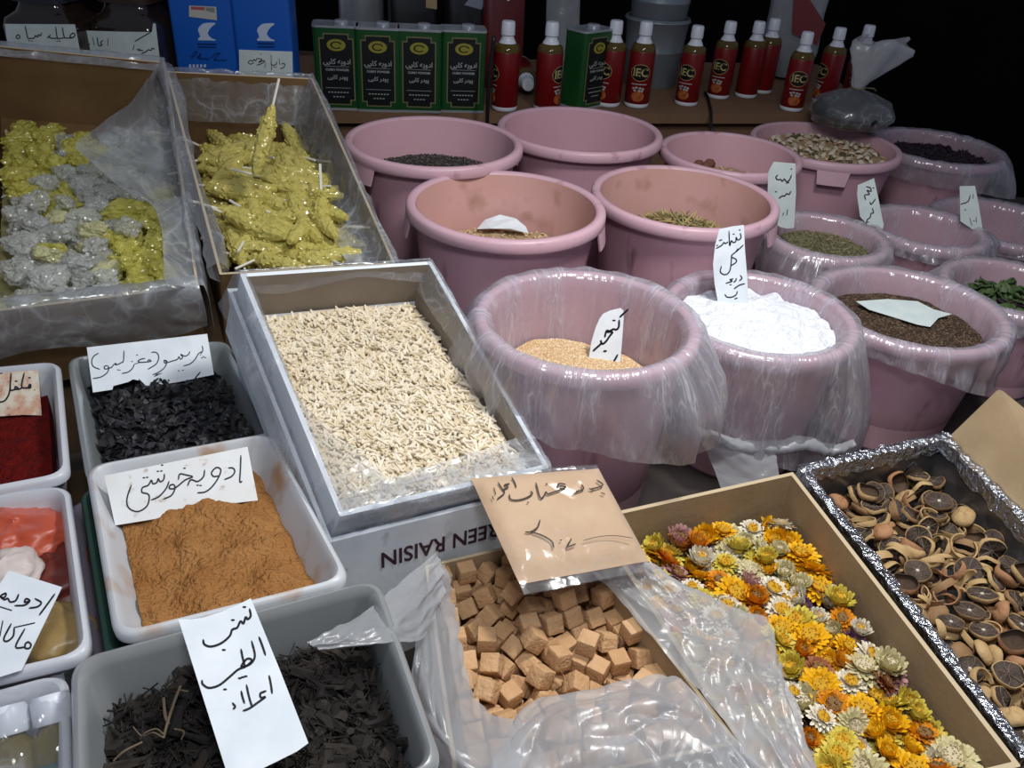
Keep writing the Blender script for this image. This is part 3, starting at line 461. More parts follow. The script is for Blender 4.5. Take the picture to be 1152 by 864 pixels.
# ------------------------------------------------------------------ pink tubs
BK = dict(A=(.34, -.18, 1.60, 1.019), B=(.355, .107, 1.82, 1.0), C=(.305, .435, 1.82, .973), D=(.36, .719, 2.075, .938), E=(.345, 1.11, 2.326, .878),
          F=(.33, -.03, 1.33, 1.005), G=(.34, .289, 1.488, .985), H=(.25, .612, 1.625, .874), I=(.26, .885, 1.786, .847), J=(.32, 1.137, 1.946, .814),
          K=(.31, .097, 1.028, .962), L=(.30, .379, 1.188, .909), M=(.32, .664, 1.304, .882), N=(.27, .943, 1.487, .85))
TILT = dict(A=(.03, 0), M=(.05, -.02))
def rin(k, d):
    """inner radius of tub k at depth d below its rim"""
    D, x, y, z = BK[k]; R = D / 2; h = z - ZC
    return (R - .017) * (1 - .20 * min(1, d / h))
def tub(k, label, handles=(), deep=None):
    D, x, y, z = BK[k]; R = D / 2; h = z - ZC
    root = empty('pink_tub', (x, y, ZC)); tag(root, label, 'tub', 'pink plastic tubs of spices')
    def prof(t): return (R - .014) * (1 - .22 * t)
    m = MB()
    outer = [(prof(1) * .96, .0), (prof(1), .006), (prof(.6), h * .4), (prof(.25), h * .75), (prof(.05), h - .03), (R - .012, h - .02)]
    inner = [(R - .017, h - .004), (rin(k, .05), h - .05), (rin(k, h * .5), h * .5), (rin(k, h - .008), .008)]
    m.lathe(outer, 64, (x, y, ZC), 0, (True, False))
    m.lathe(inner, 64, (x, y, ZC), 1, (False, True))
    m.obj('tub_body', [M['pink_dark'], M['pink_dusty' if k in 'FG' else 'pink_in']], root, smooth=40)
    m = MB()
    m.lathe([(R - .012, h - .02), (R - .002, h - .021), (R, h - .018), (R - .0005, h - .005), (R - .004, h - .0005), (R - .010, h), (R - .015, h - .001), (R - .017, h - .005)], 64, (x, y, ZC))
    m.obj('rim', M['pink'], root, smooth=60)
    for a in handles:
        m = MB(); A0 = math.radians(a); w = .036 / R * 1.0
        ring = []
        for dz, rr in ((-.017, R - .001), (-.050, R + .004), (-.050, R + .001), (-.017, R - .004)):
            ring.append([(x + rr * math.cos(A0 + (t - .5) * 2 * w * (1.05 if dz > -.03 else .86)), y + rr * math.sin(A0 + (t - .5) * 2 * w * (1.05 if dz > -.03 else .86)), z + dz) for t in np.linspace(0, 1, 9)])
        m.rings(ring + [ring[0]], 0, wrap=False)
        for s_ in (0, -1): m.add([r[s_] for r in ring], [(0, 1, 2, 3)])
        m.obj('handle', M['pink'], root, smooth=40)
    return root
tub('A', 'pink tub of dark seeds right of the rock candy sticks box', (225, 45))
tub('B', 'empty-looking pink tub in the back row below the red bottles', (215, 20))
tub('C', 'pink tub in the back row with a few brown fruits, half hidden by others', (250, 70))
tub('D', 'pink tub of pale dried pods in the back row with a wide front handle', (262, 82))
tub('E', 'film lined pink tub of dark purple contents, farthest right of the back row', ())
tub('F', 'pink tub with dusty brown inner wall and a white scrap inside', (190, 350))
tub('G', 'pink tub of straw coloured stalks behind the white starch tub', (335, 155))
tub('H', 'small film lined pink tub of greenish cumin seeds', ())
tub('I', 'film lined pink tub, nothing seen inside, right of the cumin tub', ())
tub('J', 'film lined pink tub cut by the right edge, behind the green leaf tub', ())
tub('K', 'film lined pink tub of sesame seeds beside the almond box', ())
tub('L', 'film lined pink tub heaped with bright white starch', ())
tub('M', 'film lined pink tub of brown seeds with a blank paper on top', ())
tub('N', 'film lined pink tub of green leaves at the right edge', ())

# ------------------------------------------------------------------ fillings
def rotq(axis, a): return Quaternion(Vector(axis), a)
def rand_quat():
    return Quaternion(Vector((rng.gauss(0, 1), rng.gauss(0, 1), rng.gauss(0, 1))).normalized(), rng.uniform(0, 6.283))
def seed_mesh(m, p, L, w, quat, mi=0, h=None):
    h = h or w * .8
    V = [(-L / 2, 0, 0), (L / 2, 0, 0), (0, -w / 2, 0), (0, w / 2, 0), (0, 0, -h / 2), (0, 0, h / 2)]
    V = [quat @ Vector(a) + Vector(p) for a in V]
    m.add(V, [(0, 2, 5), (2, 1, 5), (1, 3, 5), (3, 0, 5), (2, 0, 4), (1, 2, 4), (3, 1, 4), (0, 3, 4)], mi)
def stick_mesh(m, p, L, w, quat, mi=0, bend=0.0, ends=.55):
    R = []
    for t, s in ((-.5, ends), (-.3, 1), (.3, 1), (.5, ends)):
        c = Vector((t * L, 0, bend * L * (t * t - .1)))
        R.append([quat @ (c + Vector((0, s * w / 2 * a, s * w / 2 * .8 * bb))) + Vector(p) for a, bb in ((-1, -1), (1, -1), (1, 1), (-1, 1))])
    m.rings(R, mi, True, True)
def disc_bed(name, k, depth, mats, label, cat, mound=.01, amp=.004, freq=30, seeds=0, L=.006, w=.0018, tiltmax=.5, rs=.004, tlt=(0, 0), nr=26, na=72, stick=False, z_extra=0.0):
    D, x, y, z = BK[k]; R = rin(k, depth) - rs
    m = MB(); off = rng.uniform(0, 50)
    def H(px, py):
        r = math.hypot(px, py) / R
        return mound * (1 - r * r) + tlt[0] * px + tlt[1] * py + amp * fbm((px * freq + off, py * freq, off), 3)
    V = [(x, y, z - depth + H(0, 0))]; Fc = []
    for i in range(1, nr + 1):
        for j in range(na):
            a = 2 * PI * j / na; r = R * i / nr
            V.append((x + r * math.cos(a), y + r * math.sin(a), z - depth + H(r * math.cos(a), r * math.sin(a))))
    for j in range(na): Fc.append((0, 1 + j, 1 + (j + 1) % na))
    for i in range(nr - 1):
        for j in range(na):
            p, q = 1 + i * na + j, 1 + i * na + (j + 1) % na
            Fc.append((p, p + na, q + na, q))
    b0 = len(V)
    for j in range(na):
        a = 2 * PI * j / na; V.append((x + R * .97 * math.cos(a), y + R * .97 * math.sin(a), z - depth - .03))
    for j in range(na):
        p, q = 1 + (nr - 1) * na + j, 1 + (nr - 1) * na + (j + 1) % na
        Fc.append((p, b0 + j, b0 + (j + 1) % na, q))
    Fc.append(tuple(b0 + j for j in range(na))[::-1])
    m.add(V, Fc, 0)
    for i in range(seeds):
        r = R * .985 * math.sqrt(rng.random()); a = rng.uniform(0, 6.283)
        px, py = r * math.cos(a), r * math.sin(a)
        q = rotq((0, 0, 1), rng.uniform(0, 6.283)) @ rotq((0, 1, 0), rng.uniform(-tiltmax, tiltmax))
        mi = 1 + rng.randrange(max(1, len(mats) - 1)) if len(mats) > 1 else 0
        s = rng.uniform(.8, 1.2)
        if stick: stick_mesh(m, (x + px, y + py, z - depth + H(px, py) + w * rng.uniform(.2, 1.6)), L * s, w, q, mi)
        else: seed_mesh(m, (x + px, y + py, z - depth + H(px, py) + w * .25), L * s, w * s, q, mi)
    o = m.obj(name, mats, origin=(x, y, z - depth - .03))
    tag(o, label, cat, kind='stuff')
    return o, (lambda px, py: z - depth + H(px - x, py - y))
def quad_bed(name, Q, n, dfun, mats, label, cat, res=40, ins=.008, skirt=.03, smooth=180, kind='stuff', extra=None):
    Qi = inset(Q, ins); m = MB(); V = []; Fc = []; N = res
    for j in range(N + 1):
        for i in range(N + 1):
            u, v = i / N, j / N; p = bil(Qi, u, v)
            V.append(p - n * dfun(u, v, p))
    for j in range(N):
        for i in range(N):
            a = j * (N + 1) + i; Fc.append((a, a + N + 1, a + N + 2, a + 1))
    per = [i for i in range(N + 1)] + [j * (N + 1) + N for j in range(1, N + 1)] + [N * (N + 1) + i for i in range(N - 1, -1, -1)] + [j * (N + 1) for j in range(N - 1, 0, -1)]
    b0 = len(V); c = np.mean(Qi, 0)
    for k in per:
        V.append(np.array(V[k]) * 1.0 - n * skirt)
    L = len(per)
    for k in range(L): Fc.append((per[k], per[(k + 1) % L], b0 + (k + 1) % L, b0 + k))
    Fc.append(tuple(b0 + k for k in range(L)))
    m.add(V, Fc, 0)
    if extra: extra(m, lambda u, v: bil(Qi, u, v) - n * dfun(u, v, bil(Qi, u, v)))
    o = m.obj(name, mats, smooth=None)
    tag(o, label, cat, kind=kind); return o

S = {}
S['starch'] = mat('white_starch', '#e4e8ef', .95, bump=.6, bscale=190, spec=.1)
S['sesame'] = mat('sesame_bed', '#cbaa82', .8, col2='#ba9468', nscale=70, spec=.2)
S['sesame2'] = mat('sesame_seed', '#e6d4b4', .7, spec=.25); S['sesame3'] = mat('tan_sesame_seed', '#d3b48a', .7, spec=.25)
S['cumin'] = mat('cumin_bed', '#4f4a35', .9); S['cumin2'] = mat('cumin_seed', '#7c7654', .8); S['cumin3'] = mat('pale_cumin_seed', '#9a9270', .8); S['cumin4'] = mat('dark_cumin_seed', '#55503a', .8)
S['cara'] = mat('brown_seed_bed', '#33261b', .9); S['cara2'] = mat('brown_seed', '#5d4836', .7); S['cara3'] = mat('dark_brown_seed', '#3d2d22', .7); S['cara4'] = mat('light_brown_seed', '#79624a', .7)
S['dark'] = mat('dark_seed_bed', '#2b2726', .85); S['dark2'] = mat('dark_seed', '#3c3634', .6); S['dark3'] = mat('grey_seed', '#57504c', .6)
S['purple'] = mat('dark_purple_bed', '#241a22', .9, col2='#1a1218', nscale=40); S['purple2'] = mat('dark_purple_petal', '#2d1d2a', .8)
S['straw'] = mat('straw_bed', '#7d6a44', .9, col2='#69583a', nscale=40); S['straw2'] = mat('straw_stalk', '#b09c6a', .8); S['straw3'] = mat('dull_stalk', '#8b8a5c', .8); S['straw4'] = mat('brown_stalk', '#7a6642', .8)
S['hull'] = mat('pale_hull_bed', '#b39a7b', .9, col2='#8e7558', nscale=60, bump=.4); S['hull2'] = mat('pale_hull', '#c3a984', .8)

disc_bed('starch_heap', 'L', .024, [S['starch']], 'bright white starch heaped in the film lined tub', 'starch', mound=.014, amp=.008, freq=40, tlt=(-.02, .03), rs=.008, nr=40, na=120)
disc_bed('sesame_seeds', 'K', .104, [S['sesame'], S['sesame2'], S['sesame3'], S['sesame2']], 'light tan sesame seeds deep in the film lined tub', 'sesame', mound=.012, amp=.006, freq=14, seeds=7000, L=.0032, w=.0019, rs=.010, tlt=(-.10, -.02))
disc_bed('cumin_seeds', 'H', .030, [S['cumin'], S['cumin2'], S['cumin3'], S['cumin4'], S['cumin2']], 'greenish brown cumin seeds in the small film lined tub', 'cumin', mound=.014, seeds=3000, L=.0085, w=.0016, tiltmax=.6, rs=.012)
_, hM = disc_bed('caraway_seeds', 'M', .040, [S['cara'], S['cara2'], S['cara3'], S['cara4'], S['cara2']], 'dark brown seeds around a blank white paper', 'seeds', mound=.012, seeds=5000, L=.0055, w=.0017, rs=.010)
disc_bed('dark_seeds', 'A', .075, [S['dark'], S['dark2'], S['dark3'], S['dark2']], 'dark grey seeds in the tub before the green tins', 'seeds', mound=.02, seeds=1800, L=.006, w=.004, rs=.004)
disc_bed('dark_petals', 'E', .035, [S['purple'], S['purple2']], 'dark purple dried petals in the far right tub', 'petals', mound=.015, amp=.012, freq=40, seeds=600, L=.016, w=.007, tiltmax=.8, rs=.012)
disc_bed('straw_stalks', 'G', .100, [S['straw'], S['straw2'], S['straw3'], S['straw4'], S['straw2']], 'straw and greenish dried stalks in the pink tub', 'herbs', mound=.045, amp=.008, freq=24, seeds=520, L=.042, w=.0026, tiltmax=.5, rs=.03, stick=True)
_, hF = disc_bed('seed_husks', 'F', .100, [S['hull'], S['hull2']], 'pale husks at the bottom of the dusty pink tub', 'husks', mound=.012, amp=.008, freq=30, seeds=500, L=.010, w=.005, tiltmax=.8, rs=.004)
_, hD = disc_bed('pod_crumbs', 'D', .030, [S['hull'], S['hull2']], 'pale crumbs under the dried pods in the back tub', 'crumbs', mound=.004, amp=.006, freq=24, seeds=250, L=.012, w=.006, rs=.004)

# scrap in tub F
m = MB(); D, x, y, z = BK['F']; V = []
cF = W(566, 259, .915)
out = [(-.034, -.010), (-.026, .012), (-.006, .020), (.016, .016), (.030, .004), (.034, -.012), (.010, -.020), (-.016, -.020)]
top = [np.array([cF[0] + a, cF[1] + bb, cF[2] + .008 + .010 * math.cos(a * 40)]) for a, bb in [(q_[0] * 1.35, q_[1] * 1.5) for q_ in out]]
m.rings([[p - np.array([0, 0, .001]) for p in top], top], 0, True, True)
tag(m.obj('paper_scrap', M['paper']), 'white paper scrap lying inside the dusty pink tub', 'paper')

# dried pods in tub D, fruits in tub C, leaves in tub N
podm = [mat('pale_pod', '#c9bda9', .8, col2='#afa48f', nscale=30), mat('green_pod', '#5d5b40', .8, col2='#46452f', nscale=30)]
def pod_proto(k):
    m = MB(); R = []
    for t in np.linspace(0, 1, 7):
        r = .0055 * math.sin(PI * (t * .9 + .05)) ** .7
        R.append([((t - .5) * .019, r * math.cos(a) * (1 + .25 * math.cos(3 * a)), r * .8 * math.sin(a) + .004 * math.sin(t * 3)) for a in np.linspace(0, 2 * PI, 8, endpoint=False)])
    m.rings(R, 0, True, True)
    o = m.obj('dried_pod', podm[k], origin=(0, 0, 0), smooth=50); return o
D, x, y, z = BK['D']; protos = [pod_proto(0), pod_proto(1)]; first = [1, 1]
R = rin('D', .03) - .02; pts = []
while len(pts) < 90:
    a, r = rng.uniform(0, 6.283), R * math.sqrt(rng.random())
    p = (x + r * math.cos(a), y + r * math.sin(a))
    if all((p[0] - q[0]) ** 2 + (p[1] - q[1]) ** 2 > .0165 ** 2 for q in pts): pts.append(p)
for p in pts:
    k = 1 if rng.random() < .18 else 0
    loc = (p[0], p[1], hD(*p) + .005); q = rotq((0, 0, 1), rng.uniform(0, 6.28)) @ rotq((0, 1, 0), rng.uniform(-.4, .4))
    if first[k]: o = protos[k]; first[k] = 0; o.location = loc; o.rotation_mode = 'QUATERNION'; o.rotation_quaternion = q
    else: o = dup(protos[k], loc, q)
    tag(o, ['pale dried pod in the back tub with a wide front handle', 'dark greenish pod among pale pods in the back tub'][k], 'pod', ['pale dried pods', 'greenish dried pods'][k])
D, x, y, z = BK['C']
disc_bed('brown_crumbs', 'C', .075, [S['hull'], S['hull2']], 'brownish crumbs deep in the back row tub', 'crumbs', mound=.004, seeds=100, L=.012, w=.006, rs=.004)
m = MB(); m.lathe([(.0, -.012), (.008, -.010), (.013, -.002), (.013, .004), (.008, .011), (.002, .0125), (.0, .011)], 14)
nut = m.obj('dried_fruit', mat('brown_dried_fruit', '#7b5140', .7, col2='#5f3d30', nscale=60, bump=.5), origin=(0, 0, 0), smooth=180)
for i, (a, bb, cc) in enumerate(((-.048, .072, 0), (-.022, .082, .001), (-.034, .058, .0))):
    o = nut if i == 0 else dup(nut, (0, 0, 0))
    o.location = (x + a, y + bb, z - .075 + .016 + cc)
    tag(o, 'round brown dried fruit in the half hidden back tub', 'fruit', 'brown fruits in the back tub')
D, x, y, z = BK['N']
disc_bed('leaf_crumbs', 'N', .060, [mat('dark_leaf_bed', '#272d1c', .9, col2='#1d2216', nscale=50)], 'dark green leaf crumbs in the right edge tub', 'leaves', mound=.015, amp=.012, freq=30, rs=.012)
lm = [mat('green_leaf', '#4c6238', .6, col2='#3b4d2c', nscale=30, bump=.2), mat('dull_leaf', '#62704a', .6, col2='#4b5838', nscale=30, bump=.2), mat('purple_leaf', '#33262d', .6)]
def leaf_proto(k):
    m = MB(); V = []; Fc = []; n = 9
    for i in range(n):
        t = i / (n - 1); w = .015 * math.sin(PI * min(1, t * .97 + .03)) ** .8
        for s in (-1, -.5, 0, .5, 1):
            V.append(((t - .5) * .062, s * w, .005 * math.cos(t * 5) + .006 * abs(s) + .002 * math.sin(t * 20 + s * 3)))
    for i in range(n - 1):
        for j in range(4):
            a = i * 5 + j; Fc.append((a, a + 1, a + 6, a + 5))
    m.add(V, Fc); o = m.obj('dried_leaf', lm[k], origin=(0, 0, 0), smooth=180)
    sd = o.modifiers.new('thick', 'SOLIDIFY'); sd.thickness = .0008
    return o
LP = [leaf_proto(k) for k in range(3)]; fl = [1, 1, 1]
for i in range(30):
    k = [0, 0, 1, 0, 0, 1, 0, 2][i % 8]
    a, r = i * 2.399, (rin('N', .05) - .045) * math.sqrt((i + .5) / 30)
    loc = (x + r * math.cos(a), y + r * math.sin(a), z - .060 + .022 + .012 * (1 - (r / .1) ** 2) + .0018 * (i % 6))
    q = rotq((0, 0, 1), rng.uniform(0, 6.28)) @ rotq((0, 1, 0), rng.uniform(-.45, .45)) @ rotq((1, 0, 0), rng.uniform(-.5, .5))
    if fl[k]: o = LP[k]; fl[k] = 0; o.location = loc; o.rotation_mode = 'QUATERNION'; o.rotation_quaternion = q
    else: o = dup(LP[k], loc, q)
    tag(o, ['green dried leaf in the tub at the right edge', 'dull pale green leaf in the right edge tub', 'dark purple leaf among green leaves in the right tub'][k], 'leaf', ['green leaves', 'dull leaves', 'purple leaves'][k])

# ------------------------------------------------------------------ powders, shrivelled fruit and roots in the trays
up = np.array([0, 0, 1.0])
def dn(base, amp, fr, slope=lambda u, v: 0, seed=0.0, oc=4):
    return lambda u, v, p: base + slope(u, v) - amp * fbm((p[0] * fr + seed, p[1] * fr, seed), oc)
tI = .022
quad_bed('ground_spice', KHO, up, dn(.029, .007, 30, lambda u, v: -.006 * math.sin(u * 3) + .012 * max(0, u - .82) * 4, 3.1), [mat('orange_brown_spice', '#b0804e', .95, col2='#9a683a', nscale=26, ncontrast=.5, bump=.9, bscale=240, spec=.1)],
         'orange-brown ground spice mix filling the stained white tray', 'ground spice', res=110, ins=tI)
quad_bed('ground_pepper', CHI, up, dn(.040, .004, 30, seed=5.), [mat('red_ground_pepper', '#701410', .95, col2='#55100f', nscale=90, ncontrast=.4, bump=.8, bscale=260, spec=.15)], 'deep red ground pepper in the white tray', 'ground pepper', res=60, ins=tI)
def flakes(cnt, L, w, mats, lift=.004, tl=.9):
    def ex(m, P):
        for i in range(cnt):
            u, v = rng.random(), rng.random(); p = P(u, v) + up * rng.uniform(-.2, 1) * lift
            q = rotq((0, 0, 1), rng.uniform(0, 6.28)) @ rotq((0, 1, 0), rng.uniform(-tl, tl)) @ rotq((1, 0, 0), rng.uniform(-tl, tl))
            s = rng.uniform(.6, 1.4)
            V = []
            for a in range(6):
                an = a * PI / 3
                V.append(Vector((L * s * .5 * math.cos(an) * rng.uniform(.7, 1.2), w * s * .5 * math.sin(an) * rng.uniform(.7, 1.2), rng.uniform(-.12, .12) * L)))
            V.append(Vector((0, 0, .28 * w * s))); V.append(Vector((0, 0, -.18 * w * s)))
            V = [q @ x_ + Vector(p) for x_ in V]
            m.add(V, [(k, (k + 1) % 6, 6) for k in range(6)] + [((k + 1) % 6, k, 7) for k in range(6)], 1 + rng.randrange(mats))
    return ex
kb = [mat('black_fruit_bed', '#121214', .8), mat('black_shrivelled_fruit', '#1d1d22', .5, col2='#121216', nscale=70, spec=.45), mat('blackish_fruit', '#2b2b31', .5, spec=.4), mat('dull_black_fruit', '#1a1718', .6)]
quad_bed('black_dried_fruit', LEM, up, dn(.040, .010, 30, lambda u, v: -.010 * math.sin(u * 3.1), 9.), kb, 'black shrivelled dried fruit bits filling the grey tray', 'dried fruit', res=60, ins=tI, extra=flakes(1500, .016, .009, 3, .006))
rb = [mat('dark_root_bed', '#1f1b19', .95, col2='#151211', nscale=50), mat('dark_root', '#241f1c', .95, col2='#171412', nscale=60, bump=.4), mat('black_root', '#221e1c', .9), mat('grey_root', '#302a25', .95, bump=.4)]
def roots(m, P):
    for i in range(1900):
        u, v = rng.random(), rng.random(); p = P(u, v) + up * rng.uniform(0, .008)
        L = rng.choice((.010, .016, .03)) * rng.uniform(.7, 1.3); w = rng.choice((.0008, .0012, .0018, .0018, .003, .010)) * rng.uniform(.7, 1.2)
        a = rng.uniform(0, 6.28); d = np.array([math.cos(a), math.sin(a), rng.uniform(-.35, .35)])
        pts = [p + d * L * (t - .5) + np.array([rng.gauss(0, 1), rng.gauss(0, 1), rng.gauss(0, .6)]) * L * .22 for t in (0, .35, .7, 1)]
        m.tube(pts, [w * .5, w * .6, w * .45, w * .2], 5, 1 + rng.randrange(3))
quad_bed('dried_roots', ROO, up, dn(.060, .016, 26, lambda u, v: -.012 * math.sin(u * 3.1), 4.), rb, 'dark matted dried roots filling the cloudy tray', 'roots', res=70, ins=.022, extra=roots)
# fine pale rootlets standing out of the root pile
m = MB(); rz = .855
def rt(pts, r): m.tube(crom([W(a, bb, zz) for a, bb, zz in pts], 4), r, 5)
rt([(203, 772, .872), (196, 790, .872), (188, 815, .868), (184, 830, .862)], .0013)
rt([(184, 830, .864), (172, 824, .868), (160, 828, .866), (150, 818, .864)], .0005)
rt([(184, 826, .866), (176, 820, .870), (164, 824, .872), (158, 831, .866)], .0005)
rt([(184, 785, .872), (186, 805, .868), (190, 815, .866)], .0012)
rt([(202, 776, .872), (212, 778, .872)], .0007)
rt([(160, 835, .864), (140, 845, .866), (128, 856, .86)], .0009)
rt([(196, 820, .868), (207, 823, .868), (204, 832, .864)], .0007)
tag(m.obj('pale_rootlet', mat('pale_root', '#6f5f4c', .8)), 'pale thin branching rootlet on the dark dried roots', 'root')

# ------------------------------------------------------------------ slivered almonds
alm = [mat('almond_bed', '#cfc1a6', .9, col2='#b7a486', nscale=120), mat('almond_sliver', '#ddd1ba', .65, spec=.3), mat('cream_almond_sliver', '#e2d8c5', .65, spec=.3), mat('tan_almond_sliver', '#d3c4a6', .65, spec=.3)]
def dA(u, v, p): return .070 * (1 - v) + .022 * v - .004 * fbm((p[0] * 22, p[1] * 22, 2.), 3) + .006 * (1 - math.sin(PI * u))
Qa = inset(ALM, .010)
spots_ = []
NA_ = 4200
for i in range(NA_):
    u, v = rng.uniform(.015, .985), rng.uniform(.02, .98)
    p = bil(Qa, u, v); p = p - nA * (dA(u, v, p) - rng.uniform(.0, .0042))
    q = rotq((0, 0, 1), rng.gauss(1.9, .62)) @ rotq((0, 1, 0), rng.gauss(0, .20))
    spots_.append((v, p, q, rng.uniform(.0155, .0225), 1 + rng.randrange(3)))
# nearest 300 that stay in view become single slivers, the rest is one heap
cand = sorted([s for s in spots_ if .0 < s[0] < .93], key=lambda s: -s[0])
one = set(id(s) for s in cand[:300])
def heap(m, P):
    for s in spots_:
        if id(s) in one: continue
        stick_mesh(m, s[1], s[3], .0031, s[2], s[4], .10)
quad_bed('slivered_almonds', ALM, nA, dA, alm, 'cream slivered almonds heaped in the white carton box', 'almonds', res=40, ins=.010, extra=heap)
ap = []
for k in (1, 2, 3):
    m = MB(); stick_mesh(m, (0, 0, 0), .019, .0031, Quaternion(), 0, .15); ap.append(m.obj('almond_sliver', alm[k], origin=(0, 0, 0)))
af = [1, 1, 1]
for s in cand[:300]:
    k = s[4] - 1; o = ap[k]
    if af[k]: af[k] = 0; o.location = s[1].tolist(); o.rotation_mode = 'QUATERNION'; o.rotation_quaternion = s[2]
    else: o = dup(o, s[1], s[2])
    tag(o, 'single cream almond sliver at the near end of the white box', 'almond', 'almond slivers at the near end')

# ------------------------------------------------------------------ brown cubes (settled pile)
cm = mat('brown_sugar_cube', '#c9a27a', .9, col2='#bd946a', nscale=60, ncontrast=.5, bump=.35, bscale=260, spec=.15)
cm2 = mat('tan_sugar_cube', '#cfaa82', .9, col2='#c39b72', nscale=60, ncontrast=.5, bump=.35, bscale=260, spec=.15)
def cube_proto(mm):
    m = MB(); s = .0206 / 2; r = .0016
    import bmesh
    bm = bmesh.new(); bmesh.ops.create_cube(bm, size=2 * s)
    bmesh.ops.bevel(bm, geom=list(bm.edges), offset=r, segments=2, affect='EDGES', profile=.5)
    bmesh.ops.subdivide_edges(bm, edges=[e for e in bm.edges if e.calc_length() > s], cuts=3, use_grid_fill=True)
    for v in bm.verts: v.co += v.co.normalized() * .0007 * mnoise.noise(v.co * 180)
    me = bpy.data.meshes.new('sugar_cube'); bm.to_mesh(me); bm.free(); me.materials.append(mm)
    me.polygons.foreach_set('use_smooth', [True] * len(me.polygons)); me.set_sharp_from_angle(angle=math.radians(35))
    o = bpy.data.objects.new('sugar_cube', me); COL.objects.link(o); return o
cp = [cube_proto(cm), cube_proto(cm2)]; cf = [1, 1]
for i, c in enumerate(SIM_CUBES):
    k = i % 2; q = Quaternion(c[4:8])
    if cf[k]: o = cp[k]; cf[k] = 0; o.location = c[1:4]; o.rotation_mode = 'QUATERNION'; o.rotation_quaternion = q
    else: o = dup(cp[k], c[1:4], q)
    tag(o, 'small brown pressed cube in the film lined box under the powder packet', 'sweet', 'brown cubes in the box')

# ------------------------------------------------------------------ dried limes (settled pile)
rindA = mat('tan_lime_rind', '#c6a677', .7, col2='#a98a5c', nscale=25, ncontrast=.7, bump=.25, bscale=90)
rindB = mat('dark_lime_rind', '#a3815a', .7, col2='#806041', nscale=25, ncontrast=.7, bump=.25, bscale=90)
rindC = mat('orange_lime_rind', '#b58560', .7, col2='#976c4a', nscale=25, ncontrast=.7, bump=.25, bscale=90)
rind_in = mat('lime_rind_inside', '#5a4431', .8, col2='#3f2e22', nscale=30)
flesh = mat('dark_lime_flesh', '#57483e', .7, col2='#32271f', nscale=60, bump=.5, bscale=120)
memb = mat('pale_lime_membrane', '#84766a', .8, col2='#5b4d43', nscale=120)
core = mat('white_lime_core', '#cfc7b8', .8)
def lime_half(rm):
    n = 20; R = .0175; h = .011; z0 = .005
    def wob(a): return 1 + .06 * math.sin(2 * a + .6) + .04 * math.sin(5 * a)
    def ring(r, zz): return [(r * wob(a) * math.cos(a), r * wob(a) * math.sin(a), zz) for a in np.linspace(0, 2 * PI, n, endpoint=False)]
    m = MB(); m.rings([ring(R * .93, z0 - .001), ring(R * .97, z0 + .0004), ring(R, z0 - .0005), ring(R * .96, z0 - h * .4), ring(R * .74, z0 - h * .75), ring(R * .4, z0 - h * .95), ring(R * .12, z0 - h)], 0, False, True)
    o = m.obj('dried_lime_half', rm, origin=(0, 0, 0), smooth=60)
    m = MB(); m.rings([ring(R * .94, z0 - .0008), ring(R * .7, z0 - .0022), ring(R * .35, z0 - .0015), ring(R * .05, z0 - .0010)], 0, False, True)
    f = m.obj('lime_flesh', flesh, o, smooth=180)
    m = MB()
    r3 = random.Random(hash(rm.name) % 97)
    for k in range(8):
        a = 2 * PI * k / 8 + r3.uniform(-.25, .25); a2 = a + r3.uniform(-.3, .3); e = r3.choice((.6, .93, .93))
        m.tube([(R * .06 * math.cos(a), R * .06 * math.sin(a), z0 - .0008), (R * .5 * math.cos(a2), R * .5 * math.sin(a2), z0 - .0014 + r3.uniform(-.0006, .0006)), (R * e * math.cos(a), R * e * math.sin(a), z0 - .0006)], [.0005, r3.uniform(.0003, .0008), .0004], 4)
    m.obj('lime_membrane', memb, f)
    m = MB(); m.lathe([(.0026, -.0004), (.0020, .0008), (.0006, .0011)], 7, (0, 0, z0 - .0008), 0, (True, True)); m.obj('lime_core', core, f)
    return o
def lime_cup(rm):
    n = 20; R = .0175; h = .015; z0 = .0068
    def ring(r, zz, a0=0): return [(r * (1 + .06 * math.sin(3 * a + 1)) * math.cos(a), r * (1 + .05 * math.sin(2 * a)) * math.sin(a), zz + .0016 * math.sin(3 * a)) for a in np.linspace(0, 2 * PI, n, endpoint=False)]
    pr = [(.9, .0), (.99, -.22), (.96, -.48), (.72, -.80), (.36, -.97), (.10, -1)]
    m = MB(); inner = [ring(R * (r - .07), z0 + h * z * .90) for r, z in pr][::-1]
    m.rings(inner + [ring(R * r, z0 + h * z) for r, z in pr], [1] * 6 + [0] * 5, True, True)
    return m.obj('dried_lime_cup', [rm, rind_in], origin=(0, 0, 0), smooth=60)
